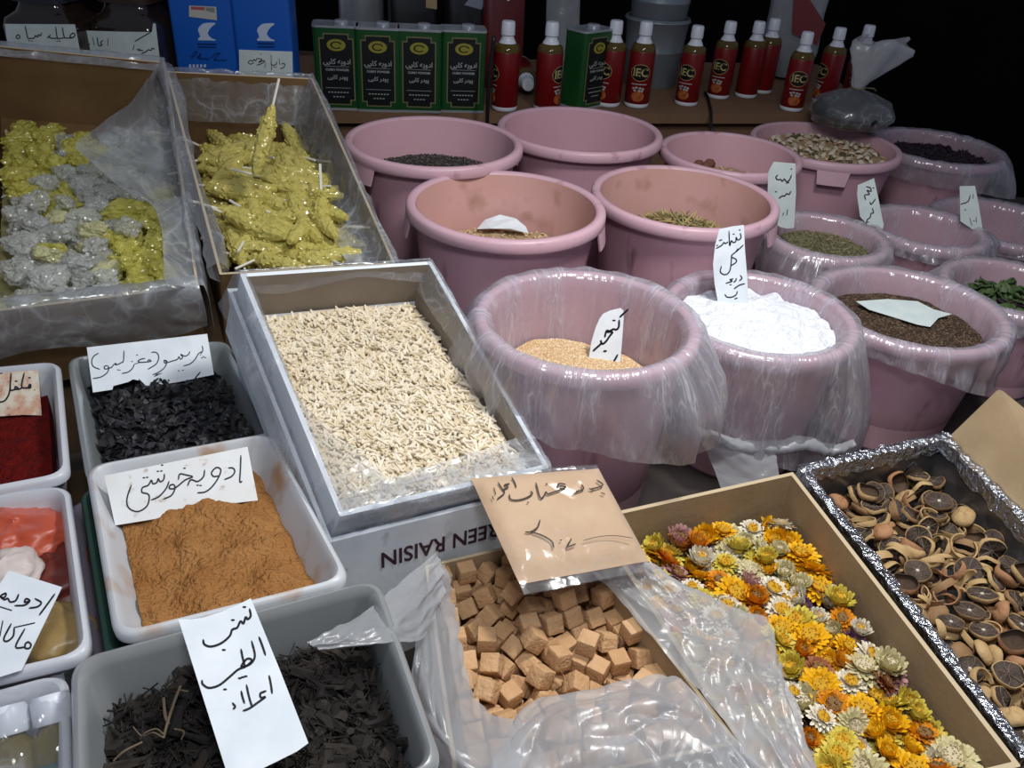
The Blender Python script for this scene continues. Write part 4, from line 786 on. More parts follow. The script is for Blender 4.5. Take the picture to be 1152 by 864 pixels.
def lime_slice(rm, th=.0052):
    n = 20; R = .0175
    def ring(r, zz): return [(r * (1 + .06 * math.sin(2 * a + .9)) * math.cos(a), r * math.sin(a), zz + .0022 * math.sin(2 * a) + .001 * math.sin(5 * a)) for a in np.linspace(0, 2 * PI, n, endpoint=False)]
    m = MB(); m.rings([ring(R * .92, -th / 2), ring(R * .97, -th / 2), ring(R * 1.0, -th * .2), ring(R * 1.0, th * .2), ring(R * .97, th / 2), ring(R * .92, th / 2)], 0)
    o = m.obj('dried_lime_slice', rm, origin=(0, 0, 0), smooth=50)
    r3 = random.Random(len(rm.name))
    m = MB(); m.rings([[(0, 0, 0)] * n, ring(R * .4, -th * .28), ring(R * .7, -th * .22), ring(R * .925, -th / 2 + .0004), ring(R * .925, th / 2 - .0004), ring(R * .7, th * .2), ring(R * .4, th * .28), [(0, 0, th * .3)] * n], 0)
    f = m.obj('lime_flesh', flesh, o, smooth=180)
    m = MB()
    for sg in (-1, 1):
        for k in range(7):
            a = 2 * PI * k / 7 + r3.uniform(-.3, .3); a2 = a + r3.uniform(-.3, .3)
            m.tube([(R * .04 * math.cos(a), R * .04 * math.sin(a), sg * th * .32), (R * .5 * math.cos(a2), R * .5 * math.sin(a2), sg * th * .34), (R * .92 * math.cos(a), R * .92 * math.sin(a), sg * th * .46)], [.0006, r3.uniform(.0004, .0009), .0005], 4)
    m.obj('lime_membrane', memb, f)
    return o
def lime_ring(rm, arc, w=.008):
    R = .0170; n = 22; m = MB(); Rg = []
    for i in range(n):
        a = arc * (i / (n - 1) - .5); r = R * (1 + .05 * math.sin(2 * a)); t = .0016
        e = 1 - .55 * abs(2 * i / (n - 1) - 1) ** 4
        Rg.append([((r - t) * math.cos(a), (r - t) * math.sin(a), -w * e / 2 * .9), (r * math.cos(a), r * math.sin(a), -w * e / 2), ((r + .0012) * math.cos(a), (r + .0012) * math.sin(a), 0),
                   (r * math.cos(a), r * math.sin(a), w * e / 2), ((r - t) * math.cos(a), (r - t) * math.sin(a), w * e / 2 * .9)])
    m.rings(Rg, 0, True, True)
    return m.obj('dried_lime_peel', rm, origin=(0, 0, 0), smooth=60)
LPROT = {0: [lime_slice(rindA), lime_half(rindA), lime_slice(rindB), lime_slice(rindA, .0065), lime_half(rindB)], 1: [lime_cup(rindA), lime_ring(rindA, 3.4, .012), lime_ring(rindC, 4.2, .010), lime_cup(rindC), lime_ring(rindB, 3.0, .013)],
         2: [lime_ring(rindA, 4.6, .008), lime_ring(rindB, 3.6, .009), lime_slice(rindA), lime_ring(rindA, 5.4, .007)]}
used = set()
LB = {3: ('thin round dried lime slice with dark flesh and tan edge', 'lime', 'dried lime slices'), 0: ('thick half of a dried lime with a rounded tan rind', 'lime', 'halved dried limes'), 1: ('hollow cup shaped dried lime shell in the foil box', 'lime', 'hollow lime shells'), 2: ('curved strip of tan dried lime peel in the foil box', 'lime peel', 'dried lime peel strips')}
for i, c in enumerate(SIM_LIMES):
    t = c[0]; ps = LPROT[t]; p = ps[i % len(ps)]; q = Quaternion(c[4:8])
    if p.name not in used:
        used.add(p.name); o = p; o.location = c[1:4]; o.rotation_mode = 'QUATERNION'; o.rotation_quaternion = q
    else: o = dup(p, c[1:4], q, scale=rng.uniform(.85, 1.08))
    lb = LB[{'dried_lime_half': 0, 'dried_lime_cup': 1, 'dried_lime_peel': 2, 'dried_lime_slice': 3}[p.name.split('.')[0]]]; tag(o, lb[0], lb[1], lb[2])
# one dark stem twig among the limes
m = MB(); m.tube([W(1016, 534, .755), W(1022, 526, .772), W(1028, 520, .778), W(1031, 524, .776)], [.0012, .0015, .002, .0026], 6)
tag(m.obj('dried_twig', M['blackp']), 'thin black stem sticking up at the back of the limes', 'stem')

# ------------------------------------------------------------------ strawflowers
def flower_proto(name, petal, centre, rings, rad, cup, cr):
    m = MB()
    for k, (nr_, rr, tilt) in enumerate(rings):
        for i in range(nr_):
            a = 2 * PI * (i + .5 * k) / nr_ + rng.uniform(-.06, .06); L = rad * rr * rng.uniform(.9, 1.08); w = L * .33; b0 = rad * .12
            tl = tilt + rng.uniform(-.12, .12)
            def P(t, s, lift=0.0):
                r = b0 + (L - b0) * t * math.cos(tl * (.4 + .6 * t)); zz = .002 * k + (L - b0) * t * math.sin(tl * (.4 + .6 * t)) - .22 * L * t * t * (1 - cup) + lift
                return (r * math.cos(a) - s * math.sin(a), r * math.sin(a) + s * math.cos(a), zz)
            V = [P(0, -w * .3), P(0, w * .3), P(.55, -w * .55, w * .15), P(.55, 0, -w * .1), P(.55, w * .55, w * .15), P(.96, -w * .22, w * .1), P(1, 0), P(.96, w * .22, w * .1)]
            m.add(V, [(0, 3, 2), (0, 1, 3), (1, 4, 3), (2, 3, 6, 5), (3, 4, 7, 6)])
    m.lathe([(rad * .14, -.006), (rad * .3, -.002), (rad * .34, .001)], 10, (0, 0, 0), 0, (True, True))
    o = m.obj('strawflower', petal, origin=(0, 0, 0))
    m = MB(); pr = [(cr, .002), (cr * .95, .005), (cr * .65, .0068), (cr * .25, .0062), (.0003, .0055)]
    m.lathe(pr, 14, (0, 0, .001 + .002 * len(rings) * .5), 0, (False, True))
    for i in range(26):
        a = rng.uniform(0, 6.28); r = cr * math.sqrt(rng.random()); m.box((r * math.cos(a), r * math.sin(a), .0075 + .002 * len(rings) * .5), (.0012, .0012, .0035), None, 0)
    m.obj('flower_centre', centre, o)
    return o
FC = dict(white=('#e8e2d2', '#d8cfb8'), cream=('#d8d0a4', '#c5b989'), yellow=('#f0bd14', '#e2aa12'), orange=('#e29418', '#cf8016'), pink=('#c69a94', '#ad7c78'), rust=('#b0714a', '#8e5236'), lemon=('#dccb5c', '#c8b23e'), purple=('#76506f', '#5d3c58'))
cen = dict(yellow=mat('yellow_flower_centre', '#c99a1e', .8, bump=.4, bscale=200), brown=mat('brown_flower_centre', '#8d6a3d', .8, col2='#6f4f2c', nscale=150), pale=mat('pale_flower_centre', '#c9bb9a', .8))
FP = []
for nm, (c1, c2) in FC.items():
    pm = mat(nm + '_bracts', c1, .55, col2=c2, nscale=90, ncontrast=.5, spec=.4)
    ce = {'white': 'yellow', 'cream': 'pale', 'yellow': 'yellow', 'orange': 'brown', 'pink': 'brown', 'rust': 'brown', 'lemon': 'yellow', 'purple': 'brown'}[nm]
    FP.append((nm, flower_proto(nm, pm, cen[ce], [(20, 1, .12), (18, .88, .42), (14, .7, .8)], .0262, .3, .0098)))
    FP.append((nm, flower_proto(nm, pm, cen[ce], [(16, 1, .75), (14, .88, .98), (12, .72, 1.2)], .0235, .9, .0074)))
wts = dict(white=4.2, cream=2.8, yellow=4.4, orange=2.1, pink=1.1, rust=1.0, lemon=2.0, purple=.35)
n3 = qnormal(FLO); FQ = inset(FLO, .026)
fpos = []
for layer, (dmin, cnt, dz) in enumerate(((.024, 190, .0), (.0235, 250, .010))):
    tries = 0; lp = []
    while len(lp) < cnt and tries < 9000:
        tries += 1; u, v = rng.random(), rng.random(); p = bil(FQ, u, v)
        if all((p[0] - q[0]) ** 2 + (p[1] - q[1]) ** 2 > dmin ** 2 for q in lp):
            lp.append(p); h = -.062 + dz + .012 * (v) - .004 + .010 * fbm((p[0] * 16, p[1] * 16, 3.0), 2)
            fpos.append((p[0], p[1], .78 + h))
fpos = [p for p in fpos]
fused = set()
for p in fpos:
    nm = rng.choices(list(wts), list(wts.values()))[0]
    cands = [f for f in FP if f[0] == nm]; f = cands[0] if rng.random() < .62 else cands[1]
    q = rotq((0, 0, 1), rng.uniform(0, 6.28)) @ rotq((1, 0, 0), abs(rng.gauss(0, .38))) ; q = rotq((0, 0, 1), rng.uniform(0, 6.28)) @ q
    sc = rng.uniform(.62, 1.08)
    key = f[1].name
    if key not in fused: fused.add(key); o = f[1]; o.location = p; o.rotation_mode = 'QUATERNION'; o.rotation_quaternion = q; o.scale = (sc,) * 3
    else: o = dup(f[1], p, q, scale=sc)
    tag(o, '%s dried strawflower in the flower box' % nm, 'flower', '%s strawflowers' % nm)
for f in FP:
    if f[1].name not in fused:
        for c in list(f[1].children): bpy.data.objects.remove(c)
        bpy.data.objects.remove(f[1])
quad_bed('flower_crumbs', FLO, n3, dn(.078, .008, 40), [mat('dried_petal_crumbs', '#8a6a30', .9, col2='#5a3f26', nscale=70, ncontrast=.7, bump=.6), mat('yellow_crumb', '#c29a2a', .8), mat('pale_crumb', '#bfb28a', .8), mat('purple_crumb', '#6c4a62', .8)],
         'loose petal crumbs beneath the strawflowers', 'petals', res=30, ins=.008, extra=flakes(1400, .008, .004, 3, .012))

# ------------------------------------------------------------------ rock candy
def crystal(name, c1, c2, tr):
    """sugar crystal: part see-through, small flat glinting facets"""
    m = mat(name, c1, .16, col2=c2, nscale=40, spec=.6, trans=tr)
    nt = m.node_tree; N = nt.nodes; L = nt.links; b_ = N['Principled BSDF']
    tc = [n for n in N if n.type == 'TEX_COORD'][0]
    v1 = N.new('ShaderNodeTexVoronoi'); v1.inputs['Scale'].default_value = 105; L.new(tc.outputs['Object'], v1.inputs['Vector'])
    bp = N.new('ShaderNodeBump'); bp.inputs['Strength'].default_value = .38; bp.inputs['Distance'].default_value = .006
    L.new(v1.outputs['Distance'], bp.inputs['Height']); L.new(bp.outputs['Normal'], b_.inputs['Normal'])
    return m
cy = crystal('yellow_rock_candy', '#f4ee84', '#ece56c', 0.6)
cw = crystal('clear_rock_candy', '#fafcf8', '#f2f5f0', 0.72)
cg = crystal('pale_yellow_rock_candy', '#efeec0', '#e6e4ae', 0.45)
cs = crystal('amber_stick_candy', '#ddd078', '#d0c368', 0.30)
stk = mat('white_candy_stick', '#d9d6c8', .6)
def lump(mm, seed, sx=.028, sy=.023, sz=.017):
    import bmesh
    bm = bmesh.new(); bmesh.ops.create_icosphere(bm, subdivisions=4, radius=1.0); r9 = random.Random(seed); o3 = Vector((seed * 3.1, seed * 1.7, seed * .9))
    for v in bm.verts:
        d = v.co.normalized()
        F = mnoise.voronoi(d * 1.55 + o3)[0]
        r = .80 + .30 * mnoise.noise(d * 1.3 + o3) + .34 * (.62 - F[0]) + .20 * (.35 - mnoise.voronoi(d * 4.2 + o3)[0][0]) + r9.uniform(-.016, .016)
        v.co = Vector((d.x * sx * r, d.y * sy * r, d.z * sz * r))
    me = bpy.data.meshes.new('rock_candy_lump'); bm.to_mesh(me); bm.free(); me.materials.append(mm)
    o = bpy.data.objects.new('rock_candy_lump', me); COL.objects.link(o); return o
LU = {0: [lump(cy, 1), lump(cy, 2, .024, .024, .019), lump(cy, 3, .034, .020, .016)], 1: [lump(cw, 4), lump(cw, 5, .025, .022, .018)], 2: [lump(cg, 6)]}
lused = set()
def dC1(u, v): return .132 * (1 - v) + .028 * v
CI = inset(CAN1, .03); lp = []
def tryl(dmin, cnt, lift):
    t = 0
    mine = []
    while len(mine) < cnt and t < 6000:
        t += 1; u, v = rng.uniform(.02, .99), rng.uniform(.06, .99); p = bil(CI, u, v)
        if all(np.linalg.norm(p - q) > dmin for q in mine):
            mine.append(p); lp.append((u, v, p - nC * (dC1(u, v) + .012 - lift)))
tryl(.034, 120, .0); tryl(.040, 80, .016)
for u, v, p in lp:
    # yellow on the left back and right front, clear in a band between, as in the photo
    yel = (u > .60 and v > .50) or (v < .33 and u < .60) or (.36 < v < .5 and u < .45)
    k = 0 if (yel and rng.random() < .86) else (1 if rng.random() < .74 else (2 if rng.random() < .6 else 0))
    ps = LU[k]; o0 = ps[rng.randrange(len(ps))]
    q = rotq((0, 0, 1), rng.uniform(0, 6.28)) @ rotq((1, 0, 0), rng.uniform(-.5, .5)); s_ = rng.uniform(.85, 1.2)
    if o0.name not in lused: lused.add(o0.name); o = o0; o.location = p.tolist(); o.rotation_mode = 'QUATERNION'; o.rotation_quaternion = q
    else: o = dup(o0, p, q, scale=s_)
    tag(o, ['bright yellow rock candy lump in the left cardboard box', 'clear whitish rock candy lump in the left cardboard box', 'pale yellow rock candy lump in the left cardboard box'][k], 'candy', ['yellow rock candy lumps', 'clear rock candy lumps', 'pale rock candy lumps'][k])
quad_bed('candy_crumbs', CAN1, nC, lambda u, v, p: dC1(u, v) + .030 - .004 * fbm((p[0] * 40, p[1] * 40, 0), 2), [mat('candy_crumb_bed', '#a5a070', .6, col2='#8d8a5e', nscale=40), cg, cw], 'broken candy bits beneath the rock candy lumps', 'candy', res=24, ins=.008, extra=flakes(500, .012, .009, 2, .01))

def stick_candy(seed):
    r2 = random.Random(seed); m = MB(); L = .120; R = []
    n = 14
    for i in range(n + 1):
        t = i / n; r = .0145 * (math.sin(PI * (t * .92 + .05)) ** .6) * (1 + .0 * t)
        R.append([((t - .5) * L, r * (1 + r2.uniform(-.09, .09)) * math.cos(a), r * (1 + r2.uniform(-.09, .09)) * math.sin(a)) for a in np.linspace(0, 2 * PI, 11, endpoint=False)])
    m.rings(R, 0, True, True)
    for i in range(60):
        t = r2.uniform(.06, .94); a = r2.uniform(0, 6.28); r = .0132 * math.sin(PI * t) ** .6; d = r2.uniform(.004, .007)
        m.box(((t - .5) * L, r * math.cos(a), r * math.sin(a)), (d, d, d * .8), Quaternion(Vector((r2.gauss(0, 1), r2.gauss(0, 1), 1)).normalized(), r2.uniform(0, 6)))
    e = empty('candy_stick', (0, 0, 0)); m.obj('rock_candy', cs, e)
    m = MB(); m.tube([(-.02, 0, 0), (.05, 0, 0), (.104, .001, .001)], .0022, 6); m.obj('stick', stk, e)
    return e
SCN = [stick_candy(s) for s in (1, 2, 3)]; sused = set()
def dC2(u, v): return .112 * (1 - v) + .028 * v - .022 * math.sin(PI * u) * math.sin(PI * min(1, v * 1.1))
C2I = inset(CAN2, .03)
Xc = unit(CAN2[1] - CAN2[0]); Yc = unit(CAN2[0] - CAN2[3])
cand2 = []
for lay in range(3):
    for j in range(9):
        for i in range(5):
            u = (i + .5 + rng.uniform(-.35, .35)) / 5; v = .07 + .92 * (j + .5 + rng.uniform(-.35, .35)) / 9
            cand2.append((u, v, lay))
for u, v, lay in cand2:
    p = bil(C2I, u, v) - nC * (dC2(u, v) + .030 - .014 * lay)
    a = rng.gauss(-1.0, .75) if rng.random() < .75 else rng.uniform(0, 6.28)
    tl = rng.gauss(.0, .22)
    d = unit(math.cos(a) * Xc + math.sin(a) * Yc + tl * nC)
    q = Vector((1, 0, 0)).rotation_difference(Vector(d)) @ rotq((1, 0, 0), rng.uniform(0, 6))
    # keep the whole stick inside the box
    p = p + d * (.0) ; c_ = np.mean(C2I, 0); ends = [p - d * .055, p + d * .09]
    ok = True
    for e_ in ends:
        for i_ in range(4):
            e1 = unit(CAN2[(i_ + 1) % 4] - CAN2[i_]); inn = np.cross(nC, e1) * -1
            if (c_ - CAN2[i_]) @ inn < 0: inn = -inn
            if (e_ - CAN2[i_]) @ inn < .012: ok = False
    if not ok:
        q = Vector((1, 0, 0)).rotation_difference(Vector(-d)) ; ends = [p + d * .055, p - d * .09]; ok = True
        for e_ in ends:
            for i_ in range(4):
                e1 = unit(CAN2[(i_ + 1) % 4] - CAN2[i_]); inn = np.cross(nC, e1)
                if (c_ - CAN2[i_]) @ inn < 0: inn = -inn
                if (e_ - CAN2[i_]) @ inn < .012: ok = False
        if not ok:
            p = p + (c_ - p) * .36
    o0 = SCN[rng.randrange(3)]
    if o0.name not in sused: sused.add(o0.name); o = o0; o.location = p.tolist(); o.rotation_mode = 'QUATERNION'; o.rotation_quaternion = q
    else: o = dup(o0, p, q, scale=rng.uniform(.9, 1.1))
    tag(o, 'amber yellow rock candy on a white stick in the second box', 'candy', 'rock candy sticks')
# the one stick candy that leans upright against the back wall
o = dup(SCN[1], W(297, 158, 1.08), Vector((1, 0, 0)).rotation_difference(Vector(unit(np.array([.22, .42, .88])))), scale=.95)
tag(o, 'rock candy stick standing upright at the back of the second box', 'candy'); del o['group']

# ------------------------------------------------------------------ plastic film: loose sheets lofted through points, crumpled
def loft(rows, nu=8, nv=8, amp=.004, freq=26, seed=0.0, mi=0, fa=2.2, fb=6.5):
    """rows of 3D points (equal counts); returns MB grid"""
    R = [crom(r, nu) for r in rows]
    Cn = [crom([r[i] for r in R], nv) for i in range(len(R[0]))]
    G = np.array(Cn)                      # [i][j] i along the row, j across
    ni, nj = G.shape[:2]
    du = np.gradient(G, axis=0); dv = np.gradient(G, axis=1)
    Nn = np.cross(du, dv); Nn /= np.linalg.norm(Nn, axis=2, keepdims=True) + 1e-9
    m = MB(); V = []; Fc = []
    for i in range(ni):
        for j in range(nj):
            p = G[i, j]; q = Vector((p[0] * freq + seed, p[1] * freq, p[2] * freq))
            wx = mnoise.noise(q * .25) * 1.1; fi, fj = i / (ni - 1), j / (nj - 1)
            r1 = 1 - 2 * abs(mnoise.noise(Vector((fi * fa * 2 + wx + seed, fj * fb * .5 + wx, seed))))
            r2 = 1 - 2 * abs(mnoise.noise(Vector((fi * fb + fj * 3 + wx * 2, fj * fa * 1.4 - fi * 2, seed + 5))))
            d = .62 * r1 * r1 + .38 * r2 * r2 * r2 - .35 + .14 * mnoise.noise(q * 2)
            V.append(p + Nn[i, j] * amp * d)
    for i in range(ni - 1):
        for j in range(nj - 1):
            a = i * nj + j; Fc.append((a, a + 1, a + nj + 1, a + nj))
    m.add(V, Fc, mi); return m
def merge(*ms):
    r = MB()
    for m in ms: r.add(m.v, m.f, m.m)
    return r
def rw(pts): return [W(*p) for p in pts]

# the bag that lines the box of brown cubes, turned out over its edges
wing = loft([rw([(492, 620, .842), (445, 660, .868), (398, 698, .896), (345, 722, .906)]),
             rw([(497, 640, .835), (462, 688, .872), (414, 712, .902), (352, 727, .908)]),
             rw([(500, 668, .825), (478, 716, .850), (436, 724, .895), (362, 730, .904)])], 18, 16, .006, 30, 1.)
strip = loft([rw([(502, 634, .800), (512, 690, .785), (527, 760, .785), (548, 800, .788), (592, 815, .785)]),
              rw([(492, 632, .820), (494, 700, .812), (510, 780, .812), (540, 830, .812), (590, 850, .80)]),
              rw([(486, 640, .832), (476, 712, .832), (484, 790, .830), (510, 850, .825), (570, 900, .81)]),
              rw([(488, 660, .815), (466, 726, .835), (468, 790, .80), (482, 850, .775), (500, 940, .77)])], 18, 14, .008, 26, 4.)
front = loft([rw([(566, 835, .780), (600, 786, .792), (660, 768, .796), (720, 762, .796), (765, 764, .795), (802, 800, .80), (850, 862, .80)]),
              rw([(560, 850, .790), (600, 815, .806), (660, 798, .812), (720, 792, .812), (775, 800, .808), (815, 835, .806), (870, 900, .80)]),
              rw([(548, 880, .795), (600, 865, .803), (660, 850, .808), (720, 845, .805), (780, 850, .803), (830, 890, .80), (890, 930, .80)]),
              rw([(530, 960, .78), (600, 960, .78), (660, 960, .78), (720, 960, .78), (800, 960, .78), (850, 960, .78), (910, 960, .78)])], 15, 20, .013, 24, 9.)
right = loft([rw([(662, 642, .812), (686, 662, .800), (724, 706, .797), (767, 756, .797), (818, 818, .798), (858, 885, .80)]),
              rw([(690, 636, .826), (722, 655, .812), (768, 696, .806), (812, 748, .803), (850, 800, .803), (900, 890, .80)]),
              rw([(716, 634, .830), (752, 655, .818), (800, 690, .800), (848, 740, .805), (880, 800, .803), (915, 890, .80)]),
              rw([(730, 634, .815), (768, 662, .800), (824, 683, .785), (862, 704, .782), (886, 772, .785), (918, 880, .785)])], 18, 18, .010, 28, 14.)
o = merge(wing, strip, front, right).obj('plastic_bag', M['film_thick'], smooth=180)
tag(o, 'crumpled milky plastic bag turned out around the box of brown cubes', 'plastic bag')

# almond box liner
def on(Q, n, u, v, d=0.0): return bil(Q, u, v) - n * d
al = [loft([[on(ALM, nA, -.075, v, .05) for v in np.linspace(0, 1, 6)], [on(ALM, nA, -.03, v, -.002) for v in np.linspace(0, 1, 6)],
            [on(ALM, nA, .02, v, -.004) for v in np.linspace(0, 1, 6)],
            [on(ALM, nA, .06 + .13 * max(0, v - .55) * 2, v, .02 + .002) for v in np.linspace(0, 1, 6)],
            [on(ALM, nA, .065 + (.30 * max(0, v - .5) * 2 if v < .95 else .26), v, .040 * (1 - v) + .012) for v in np.linspace(0, 1, 6)]], 8, 6, .004, 30, 3.),
      loft([[on(ALM, nA, u, 1.012, .035 + .02 * math.sin(u * 9)) for u in np.linspace(-.02, 1.0, 7)], [on(ALM, nA, u, 1.012, -.003) for u in np.linspace(-.02, 1.0, 7)],
            [on(ALM, nA, u, .965, -.006) for u in np.linspace(-.0, 1.0, 7)], [on(ALM, nA, u, .935 - .03 * u, .008) for u in np.linspace(.03, .97, 7)],
            [on(ALM, nA, u, .915 - .075 * u, .012) for u in np.linspace(.06, .95, 7)]], 8, 6, .005, 26, 6.),
      loft([[on(ALM, nA, 1.012, v, -.001) for v in np.linspace(0, 1, 6)], [on(ALM, nA, .975, v, -.003) for v in np.linspace(0, 1, 6)], [on(ALM, nA, .955, v, .04 * (1 - v) + .008) for v in np.linspace(.02, .98, 6)]], 8, 6, .003, 30, 8.),
      loft([[on(ALM, nA, u, -.02, .03) for u in np.linspace(0, 1, 6)], [on(ALM, nA, u, -.012, -.003) for u in np.linspace(0, 1, 6)], [on(ALM, nA, u, .03, .02 + .01 * math.sin(u * 8)) for u in np.linspace(.02, .98, 6)]], 8, 5, .0025, 34, 12.)]
tag(merge(*al).obj('plastic_liner', M['film'], smooth=180), 'clear plastic liner folded over the edges of the almond box', 'plastic liner')

# drapes on the left candy box
c1 = [loft([[on(CAN1, nC, u, -.015, .03) for u in np.linspace(.0, 1.0, 6)], [on(CAN1, nC, u, -.012, -.006) for u in np.linspace(.0, 1.0, 6)], [on(CAN1, nC, u, .020, .012) for u in np.linspace(.0, .98, 6)]], 8, 5, .004, 30, 2.),
      loft([rw([(182, 66, 1.135), (150, 112, 1.115), (112, 142, 1.085), (84, 164, 1.055), (104, 185, 1.04), (140, 212, 1.02), (172, 228, .995)]),
            [on(CAN1, nC, .93, v, .045) + nC * .02 for v in (.0, .12, .26, .40, .52, .64, .78)],
            [on(CAN1, nC, .985, v, -.008) for v in (.0, .14, .30, .46, .6, .74, .9)],
            [on(CAN1, nC, 1.035, v, .03) for v in (.0, .14, .30, .46, .6, .74, .9)]], 7, 8, .006, 24, 5.),
      loft([rw([(172, 226, .99), (182, 262, .985), (184, 300, .972), (186, 322, .965)]), [on(CAN1, nC, .965, v, .0) for v in (.66, .78, .90, 1.0)], [on(CAN1, nC, 1.03, v, .0) for v in (.66, .78, .9, 1.01)], [on(CAN1, nC, 1.05, v, .08) for v in (.72, .82, .92, 1.02)]], 7, 7, .004, 28, 7.),
      loft([[on(CAN1, nC, u, .93, .022) for u in np.linspace(0, .99, 7)], [on(CAN1, nC, u, .975, -.006) for u in np.linspace(.0, .99, 7)], [on(CAN1, nC, u, 1.008, -.004) for u in np.linspace(.0, 1.0, 7)],
            [on(CAN1, nC, u, 1.022, .04) for u in np.linspace(.0, 1.02, 7)], [on(CAN1, nC, u, 1.024, .075 + .01 * math.sin(u * 30)) for u in np.linspace(.0, 1.02, 7)]], 8, 7, .004, 26, 9.)]
tag(merge(*c1).obj('plastic_liner', M['film_drape'], smooth=180), 'clear plastic liner draped over the right corner of the lump candy box', 'plastic liner')
# second candy box: bunched roll on its left edge, back strip, loose sheet over the right edge
roll = MB(); P = [on(CAN2, nC, -.01 + .02 * math.sin(v * 9), v, -.003) for v in np.linspace(.0, 1.0, 26)]
RR = []
for i, p in enumerate(P):
    t = unit(P[min(i + 1, 25)] - P[max(i - 1, 0)]); a = unit(np.cross(t, nC)); bb = np.cross(a, t)
    RR.append([p + (.015 + .005 * fbm((i * .5, k * 1.3, 2.), 2)) * (math.cos(k * PI / 6) * a + math.sin(k * PI / 6) * bb) for k in range(12)])
roll.rings(RR, 0)
c2 = [roll, loft([[on(CAN2, nC, u, -.012, .04) for u in np.linspace(.0, 1.0, 6)], [on(CAN2, nC, u, -.010, -.006) for u in np.linspace(.0, 1.0, 6)], [on(CAN2, nC, u, .02, .03) for u in np.linspace(.03, .97, 6)], [on(CAN2, nC, u, .05, .085) for u in np.linspace(.05, .95, 6)]], 8, 6, .005, 28, 3.),
      loft([[on(CAN2, nC, .80 + .06 * math.sin(v * 5), v, .10 * (1 - v) + .012) for v in np.linspace(.02, .99, 7)], [on(CAN2, nC, .93, v, .02) for v in np.linspace(0, 1, 7)], [on(CAN2, nC, 1.0, v, -.007) for v in np.linspace(-.01, 1.01, 7)],
            [on(CAN2, nC, 1.05, v, .03) for v in np.linspace(-.01, 1.01, 7)], [on(CAN2, nC, 1.065, v, .085) for v in np.linspace(.05, 1.0, 7)]], 9, 8, .007, 24, 6.)]
tag(merge(*c2).obj('plastic_liner', M['film'], smooth=180), 'clear plastic bag bunched along the sides of the stick candy box', 'plastic liner')

# ------------------------------------------------------------------ bags that line the tubs
def liner(k, depth, drop, label, flare=lambda a: 0.0, mt='film_liner', amp=.003, seed=0.0, fold=18, rimlift=.004):
    D, x, y, z = BK[k]; R = D / 2; na = 150; m = MB(); rings = []
    prof = [('in', 1.0), ('in', .8), ('in', .55), ('in', .32), ('in', .15), ('in', .05), ('top', 0), ('top', 1), ('out', .0), ('out', .12), ('out', .28), ('out', .46), ('out', .66), ('out', .84), ('out', 1.0)]
    for kind, t in prof:
        r = []
        for i in range(na):
            a = 2 * PI * i / na
            f = math.sin(a * fold + 2.2 * math.sin(a * 3 + seed)) * .5 + fbm((math.cos(a) * 5 + seed, math.sin(a) * 5, t * 1.4), 3)
            if kind == 'in':
                d = depth * t; rr = rin(k, d) - .005 - .004 * abs(f) * min(1, t * 4 + .3) - amp * .6 * (f + 1) * .5; zz = z - d
            elif kind == 'top':
                rr = (R - .012 + .011 * t) + .001 * f; zz = z + rimlift + .0015 * f
            else:
                dp = drop(a); d = dp * t; fl = flare(a)
                rr = R + .004 + .0025 * (f + 1) * (1 + 2.0 * t) - .012 * t * (1 - min(1, fl * 40)) + fl * math.sin(min(1, t * 1.1) * PI * .62) + amp * f * t * 2
                rr = max(rr, R - .010); zz = z - .003 - d + .004 * f * t
            r.append((x + rr * math.cos(a), y + rr * math.sin(a), zz))
        rings.append(r)
    m.rings(rings, 0)
    o = m.obj('plastic_liner', M[mt], smooth=180); tag(o, label, 'plastic liner'); return o
def bump_(a, c, w): 
    d = (math.degrees(a) - c + 180) % 360 - 180
    return math.exp(-(d / w) ** 2)
liner('K', .135, lambda a: .060 + .038 * bump_(a, 270, 70) + .040 * bump_(a, 325, 30), 'clear bag lining the sesame tub with its skirt hanging over the front', flare=lambda a: .008 + .042 * bump_(a, 325, 32) + .012 * bump_(a, 190, 45), seed=1.)
liner('L', .036, lambda a: .05 + .125 * bump_(a, 262, 62) + .11 * bump_(a, 330, 38), 'clear bag lining the bright starch tub and hanging down its front', flare=lambda a: .003 + .034 * bump_(a, 335, 26), seed=2.4)
liner('M', .050, lambda a: .030 + .055 * bump_(a, 315, 40), 'clear bag lining the tub with the blank paper', flare=lambda a: .003, seed=3.7)
liner('H', .040, lambda a: .045 + .02 * bump_(a, 230, 60), 'clear bag lining the small cumin tub', flare=lambda a: .006 + .014 * bump_(a, 230, 40), seed=5.1)
liner('I', .12, lambda a: .028 + .02 * bump_(a, 330, 40), 'clear bag lining the tub right of the cumin tub', flare=lambda a: .006 + .02 * bump_(a, 10, 30), seed=6.6)
liner('J', .10, lambda a: .025, 'clear bag lining the tub at the right edge behind the leaves', flare=lambda a: .003, seed=7.9)
liner('N', .070, lambda a: .035 + .03 * bump_(a, 180, 40), 'clear bag lining the green leaf tub', flare=lambda a: .004 + .025 * bump_(a, 175, 30), seed=9.3)
liner('E', .042, lambda a: .055 + .04 * bump_(a, 340, 40), 'clear bag lining the farthest right tub of the back row', flare=lambda a: .004 + .03 * bump_(a, 340, 35), seed=11.)

